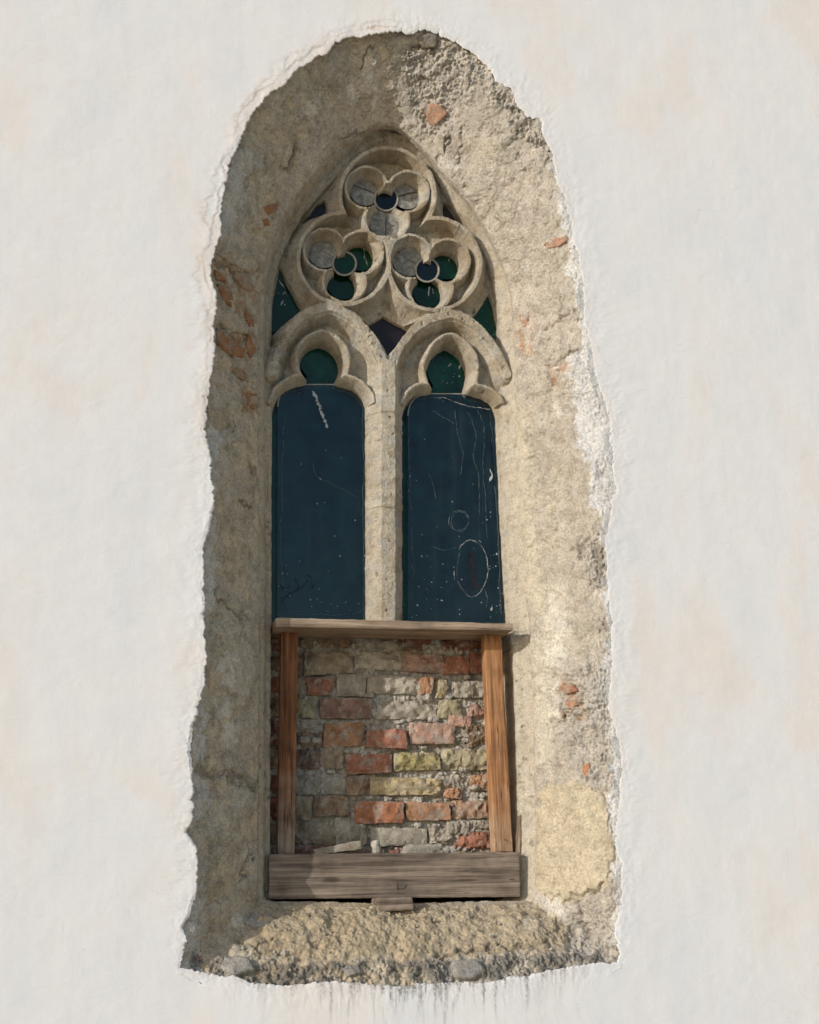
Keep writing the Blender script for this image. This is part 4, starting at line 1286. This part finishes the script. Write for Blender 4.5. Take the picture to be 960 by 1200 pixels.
def hexa(name, quad, d0, d1, mat, parent, colr=None, res=(14, 4, 8), rad=0.003, amp=0.002, seed=0, smear=0.25, chip=0.0, tilt=(0, 0), grain=False,
         smearcol=(0.40, 0.355, 0.295), freq=40.0):
    """block whose front face is the photo quad (tl,tr,br,bl) at depth d0 and whose back lies at d1; arrises rounded by rad metres"""
    tl, tr, br, bl = (P(float(x), float(y), d0) for x, y in quad)
    L = np.linalg.norm(tr - tl); H = np.linalg.norm(tl - bl); T = abs(d1 - d0)
    rad = min(rad, 0.45 * min(L, H, T))
    axes = []
    for n_, ln in zip(res, (L, T, H)):
        h = ln / 2
        axes.append(np.concatenate([[-h, -h + .35 * rad], np.linspace(-h + rad, h - rad, n_ + 1), [h - .35 * rad, h]]))
    vs, fs = box_grid(*axes)
    hd = np.array([L, T, H]) / 2
    inner = np.clip(vs, -(hd - rad), hd - rad)
    off = vs - inner
    ln = np.linalg.norm(off, axis=1)[:, None]
    vr = np.where(ln > 1e-9, inner + off / np.maximum(ln, 1e-9) * rad, vs) / hd
    a = (vr[:, 0] + 1) / 2; c = (vr[:, 2] + 1) / 2; b = (vr[:, 1] + 1) / 2
    p = (bl[None] * ((1 - a) * (1 - c))[:, None] + br[None] * (a * (1 - c))[:, None] + tl[None] * ((1 - a) * c)[:, None] + tr[None] * (a * c)[:, None])
    p[:, 1] = d0 + (d1 - d0) * b + (1 - b) * (tilt[0] * (a - .5) + tilt[1] * (c - .5))
    out = vr * np.abs(vr) ** 6
    out /= np.linalg.norm(out, axis=1)[:, None] + 1e-9
    dd = amp * (fbm(p, freq, 4, 0.6, seed * 3.7) + 0.35 * fbm(p, freq * 4, 2, 0.5, seed))
    p = p + out * dd[:, None]
    fr = (1 - b)
    if chip > 0:
        # broken arrises: facets cut away towards the edges of the face, plus a crumbled surface
        ang = seed * 2.399
        for k_ in range(3):
            an = ang + k_ * 2.2
            e = (vr[:, 0] * math.cos(an) + vr[:, 2] * math.sin(an)) + 0.45 * fbm(p, 24, 3, 0.6, seed + .5 + k_)
            p[:, 1] += fr * chip * np.clip(e - 0.45 - 0.12 * k_, 0, 0.8)
        st = fbm(p, 32, 3, 0.55, seed * 1.9)
        p[:, 1] += fr * chip * 0.35 * (np.round(st * 3) / 3 * 0.6 + st * 0.4)
    vec = None
    if grain:
        if L >= H:
            vec = np.stack([a * L, c * H, b * T], 1)
        else:
            vec = np.stack([(1 - c) * H, a * L, b * T], 1)
        vec = vec + np.array([0, seed * 1.37, seed * 0.71])
    cc = None
    if colr is not None:
        cc = np.tile(np.asarray(colr, float), (len(p), 1))
        sm = sstep(0.1, 0.5, fbm(p, 28, 4, 0.6, seed * 5.1)) * smear
        edge = sstep(0.72, 1.0, np.maximum(np.abs(vr[:, 0]) ** (L / H), np.abs(vr[:, 2]))) * smear * 0.9 * sstep(-0.3, 0.4, fbm(p, 35, 3, 0.6, seed * 4.1))
        sm = np.maximum(sm, edge)
        cc = cc * (1 - sm[:, None]) + np.asarray(smearcol) * sm[:, None]
        tone = 1 + 0.28 * fbm(p, 22, 3, 0.6, seed * 6.1)
        cc = cc * tone[:, None]
    o = mesh_np(name, p, fs, mat, parent, cc, vec=vec)
    me = o.data
    if chip > 0:
        me.set_sharp_from_angle(angle=math.radians(28))
    import bmesh
    bb = bmesh.new(); bb.from_mesh(me); bmesh.ops.recalc_face_normals(bb, faces=bb.faces); bb.to_mesh(me); bb.free()
    return o


S4 = 960.0 / 340.0
RED = (0.40, 0.155, 0.085); DRED = (0.27, 0.10, 0.06); BRN = (0.30, 0.195, 0.11); TANB = (0.36, 0.275, 0.175); GRB = (0.37, 0.32, 0.245)
YEL = (0.37, 0.30, 0.115); PYEL = (0.41, 0.345, 0.20); YTAN = (0.48, 0.36, 0.18); PNK = (0.47, 0.27, 0.19); ORG = (0.45, 0.225, 0.11); PUR = (0.27, 0.145, 0.105); PBE = (0.43, 0.365, 0.275); ORB = (0.38, 0.19, 0.085)
bricks = [  # crop-pixel boxes measured from the enlarged photograph: x0, y0, x1, y1, colour, forward offset (cm)
    (165, 150, 322, 226, TANB, 1.0), (328, 152, 480, 212, PBE, 0.6), (476, 158, 625, 220, PNK, 0.4), (628, 160, 712, 222, RED, 1.0), (714, 154, 776, 222, DRED, 0.5),
    (142, 98, 188, 142, TANB, 0.2), (205, 88, 318, 142, BRN, -0.3), (322, 92, 470, 146, GRB, -0.5), (474, 138, 548, 166, BRN, 0.6), (476, 84, 612, 136, DRED, -0.5), (618, 90, 760, 150, DRED, -0.2),
    (128, 233, 168, 292, TANB, 0.4), (172, 237, 258, 297, (0.35, 0.15, 0.085), 1.0), (266, 228, 368, 300, GRB, 0.8), (370, 228, 543, 292, PBE, 0.8), (546, 232, 588, 296, ORG, 1.3), (590, 240, 636, 303, YTAN, 0.5), (652, 241, 764, 300, GRB, 0.8),
    (132, 297, 198, 368, PYEL, 0.6), (210, 303, 385, 377, PUR, 1.2), (400, 314, 604, 374, PBE, 0.7), (604, 308, 684, 370, PYEL, 0.6), (706, 327, 764, 371, PNK, 0.4),
    (138, 374, 215, 412, PBE, 0.0), (134, 418, 214, 470, BRN, -0.2), (220, 383, 355, 463, ORB, 1.0), (364, 407, 503, 473, RED, 1.8), (510, 386, 660, 458, PNK, 1.2), (640, 362, 718, 400, PNK, 1.4), (660, 402, 716, 438, GRB, 0.2), (700, 392, 772, 466, BRN, 0.6),
    (120, 474, 214, 540, (0.21, 0.13, 0.085), 0.6), (215, 465, 288, 536, TANB, 0.8), (298, 483, 450, 552, RED, 1.5), (458, 482, 610, 545, YEL, 1.4), (614, 470, 772, 540, PYEL, 1.2),
    (132, 562, 210, 626, GRB, 0.0), (220, 568, 303, 626, GRB, 0.0), (304, 558, 372, 627, BRN, 0.8), (378, 566, 614, 630, YTAN, 1.0), (614, 562, 690, 604, PBE, 0.0), (625, 606, 687, 640, ORG, 0.6), (715, 558, 784, 615, ORB, 0.6),
    (128, 630, 185, 707, TANB, 0.5), (190, 627, 312, 698, BRN, 0.9), (330, 650, 490, 718, (0.44, 0.165, 0.07), 1.6), (495, 650, 645, 714, ORG, 1.3), (650, 642, 786, 708, (0.42, 0.25, 0.15), 1.2),
    (130, 712, 262, 785, TANB, 0.4), (258, 702, 365, 792, GRB, 0.6), (385, 735, 567, 798, PBE, 0.9), (570, 737, 652, 792, PBE, 0.9), (640, 708, 714, 758, GRB, 0.9), (722, 707, 790, 736, GRB, 0.2), (660, 742, 790, 804, RED, 0.8),
    (128, 790, 270, 850, DRED, 0.2), (290, 800, 430, 860, BRN, 0.2), (440, 802, 600, 860, DRED, 0.1), (610, 808, 780, 860, BRN, 0.1),
    (44, 100, 134, 150, DRED, -0.4), (44, 160, 158, 225, BRN, 0.0), (44, 236, 122, 296, DRED, 0.0), (44, 306, 124, 368, BRN, 0.1), (44, 378, 130, 462, DRED, -0.2), (44, 474, 114, 540, BRN, 0.0), (44, 556, 126, 622, DRED, 0.0), (44, 634, 122, 704, DRED, 0.1), (44, 716, 124, 786, BRN, 0.0),
    (778, 96, 860, 160, DRED, -0.2), (780, 172, 862, 230, BRN, 0.0), (776, 242, 864, 300, DRED, 0.1), (776, 312, 866, 372, BRN, 0.0), (782, 390, 868, 460, DRED, 0.0), (782, 474, 870, 540, BRN, 0.1), (790, 556, 872, 620, DRED, 0.0), (794, 640, 874, 706, BRN, 0.0), (796, 720, 876, 800, DRED, 0.0),
]
for i, (x0, y0, x1, y1, cc, off) in enumerate(bricks):
    rr = random.Random(i * 7 + 3)
    j = lambda a=6: rr.uniform(-a, a)
    quad = [(300 + (x0 + j()) / S4, 710 + (y0 + j()) / S4), (300 + (x1 + j()) / S4, 710 + (y0 + j()) / S4), (300 + (x1 + j()) / S4, 710 + (y1 + j()) / S4), (300 + (x0 + j()) / S4, 710 + (y1 + j()) / S4)]
    g_ = sum(cc) / 3
    cc_ = tuple(0.84 * v + 0.16 * g_ for v in cc)
    d0 = 0.396 - off * 0.01 + rr.uniform(-.002, .002)
    pale = cc in (PBE, GRB)
    hexa('brick', quad, d0, 0.49, MAT_BRICK, BW, cc_, (24, 3, 13), 0.003, 0.0032, i + 1, 0.8 if pale else 0.6, 0.022 if rr.random() < 0.7 else 0.009, (rr.uniform(-.008, .008), rr.uniform(-.006, .006)))
# knobs of mortar squeezed out of the joints
knobs = [(132, 170, 12), (395, 350, 30), (560, 300, 34), (640, 390, 20), (375, 295, 22), (590, 375, 26), (160, 440, 26), (205, 445, 22), (480, 382, 18), (740, 420, 20), (700, 445, 18),
         (700, 235, 18), (730, 600, 20), (760, 625, 18), (540, 640, 22), (440, 640, 18), (640, 300, 16), (300, 480, 14), (560, 470, 14), (675, 470, 14), (690, 540, 20), (350, 730, 16), (250, 548, 18), (540, 725, 16), (600, 725, 14)]
for i, (x, y, r) in enumerate(knobs):
    r_ = r * 0.8
    quad = [(300 + (x - r_) / S4, 710 + (y - r_ * .6) / S4), (300 + (x + r_) / S4, 710 + (y - r_ * .55) / S4), (300 + (x + r_) / S4, 710 + (y + r_ * .6) / S4), (300 + (x - r_) / S4, 710 + (y + r_ * .6) / S4)]
    hexa('mortar_lump', quad, 0.388, 0.44, MAT_MORTAR, BW, (0.44, 0.40, 0.34), (10, 4, 8), 0.02, 0.006, 100 + i, 0.2, 0.01)


# ------------------------------------------------------------------ timber frame in front of the bricks
def cq(pts):
    return [(300 + x / S4, 710 + y / S4) for x, y in pts]


TF = empty('timber_frame', tuple(P(462., 1050., 0.26)), 'weathered timber frame of shelf, two posts and wide bottom board', 'wooden frame')
hexa('shelf', cq([(66, 39), (852, 58), (850, 82), (66, 70)]), 0.178, 0.375, MAT_SHELFWOOD, TF, None, (70, 10, 5), 0.0025, 0.0014, 3, grain=True)
hexa('post', cq([(85, 76), (139, 78), (129, 822), (72, 822)]), 0.270, 0.318, MAT_POST_A, TF, None, (8, 6, 70), 0.003, 0.0013, 5, grain=True)['label'] = 'dark orange post fading to grey at its foot'
hexa('post', cq([(755, 90), (812, 90), (851, 814), (789, 815)]), 0.262, 0.312, MAT_POST_B, TF, None, (8, 6, 70), 0.003, 0.0013, 8, grain=True)['label'] = 'bright orange brown leaning post'
BOARD = hexa('bottom_board', cq([(43, 822), (873, 815), (876, 963), (43, 971)]), 0.238, 0.266, MAT_GREYWOOD, TF, None, (90, 4, 18), 0.003, 0.0016, 11, grain=True)
tube('nail', [P(300 + 470 / S4, 710 + 938 / S4, 0.240), P(300 + 469 / S4, 710 + 925 / S4, 0.222), P(300 + 469 / S4, 710 + 910 / S4, 0.218)], 0.0016, MAT_RUST, BOARD, n=6)
tube('nail', [P(300 + 838 / S4, 710 + 906 / S4, 0.240), P(300 + 856 / S4, 710 + 904 / S4, 0.225)], 0.0013, MAT_RUST, BOARD, n=6)
tube('nail', [P(300 + 822 / S4, 710 + 772 / S4, 0.266), P(300 + 826 / S4, 710 + 776 / S4, 0.246)], 0.0016, MAT_RUST, TF, n=6)
# loose things
tag(hexa('wooden_wedge', [(440, 1053), (484, 1051), (485, 1067), (445, 1069)], 0.175, 0.262, MAT_GREYWOOD, None, None, (14, 10, 6), 0.005, 0.003, 15, grain=True),
    'short weathered wood block wedged under the bottom board', 'wood block')
tag(hexa('wood_splinter', [(607, 957), (611, 954), (610, 1000), (604, 1000)], 0.268, 0.280, MAT_SHELFWOOD, None, None, (4, 4, 24), 0.003, 0.002, 19, grain=True),
    'thin upright wood splinter beside the leaning orange post', 'splinter')
tag(hexa('tile_fragment', cq([(192, 806), (348, 776), (350, 806), (196, 826)]), 0.285, 0.352, MAT_BRICK, None, (0.37, 0.31, 0.235), (16, 8, 4), 0.003, 0.002, 21, 0.3),
    'flat wedge of beige tile tilted up behind the bottom board', 'tile piece')
tag(hexa('stone_fragment', cq([(500, 792), (618, 788), (622, 828), (486, 828)]), 0.285, 0.350, MAT_BRICK, None, (0.36, 0.325, 0.27), (14, 8, 5), 0.008, 0.004, 23, 0.3),
    'flat grey stone piece lying behind the middle of the bottom board', 'stone')
tag(hexa('mortar_fragment', cq([(384, 776), (412, 774), (418, 826), (384, 826)]), 0.300, 0.345, MAT_MORTAR, None, (0.45, 0.41, 0.35), (10, 8, 8), 0.012, 0.005, 25, 0.3),
    'small pale lump of mortar between two flat fragments', 'mortar lump')
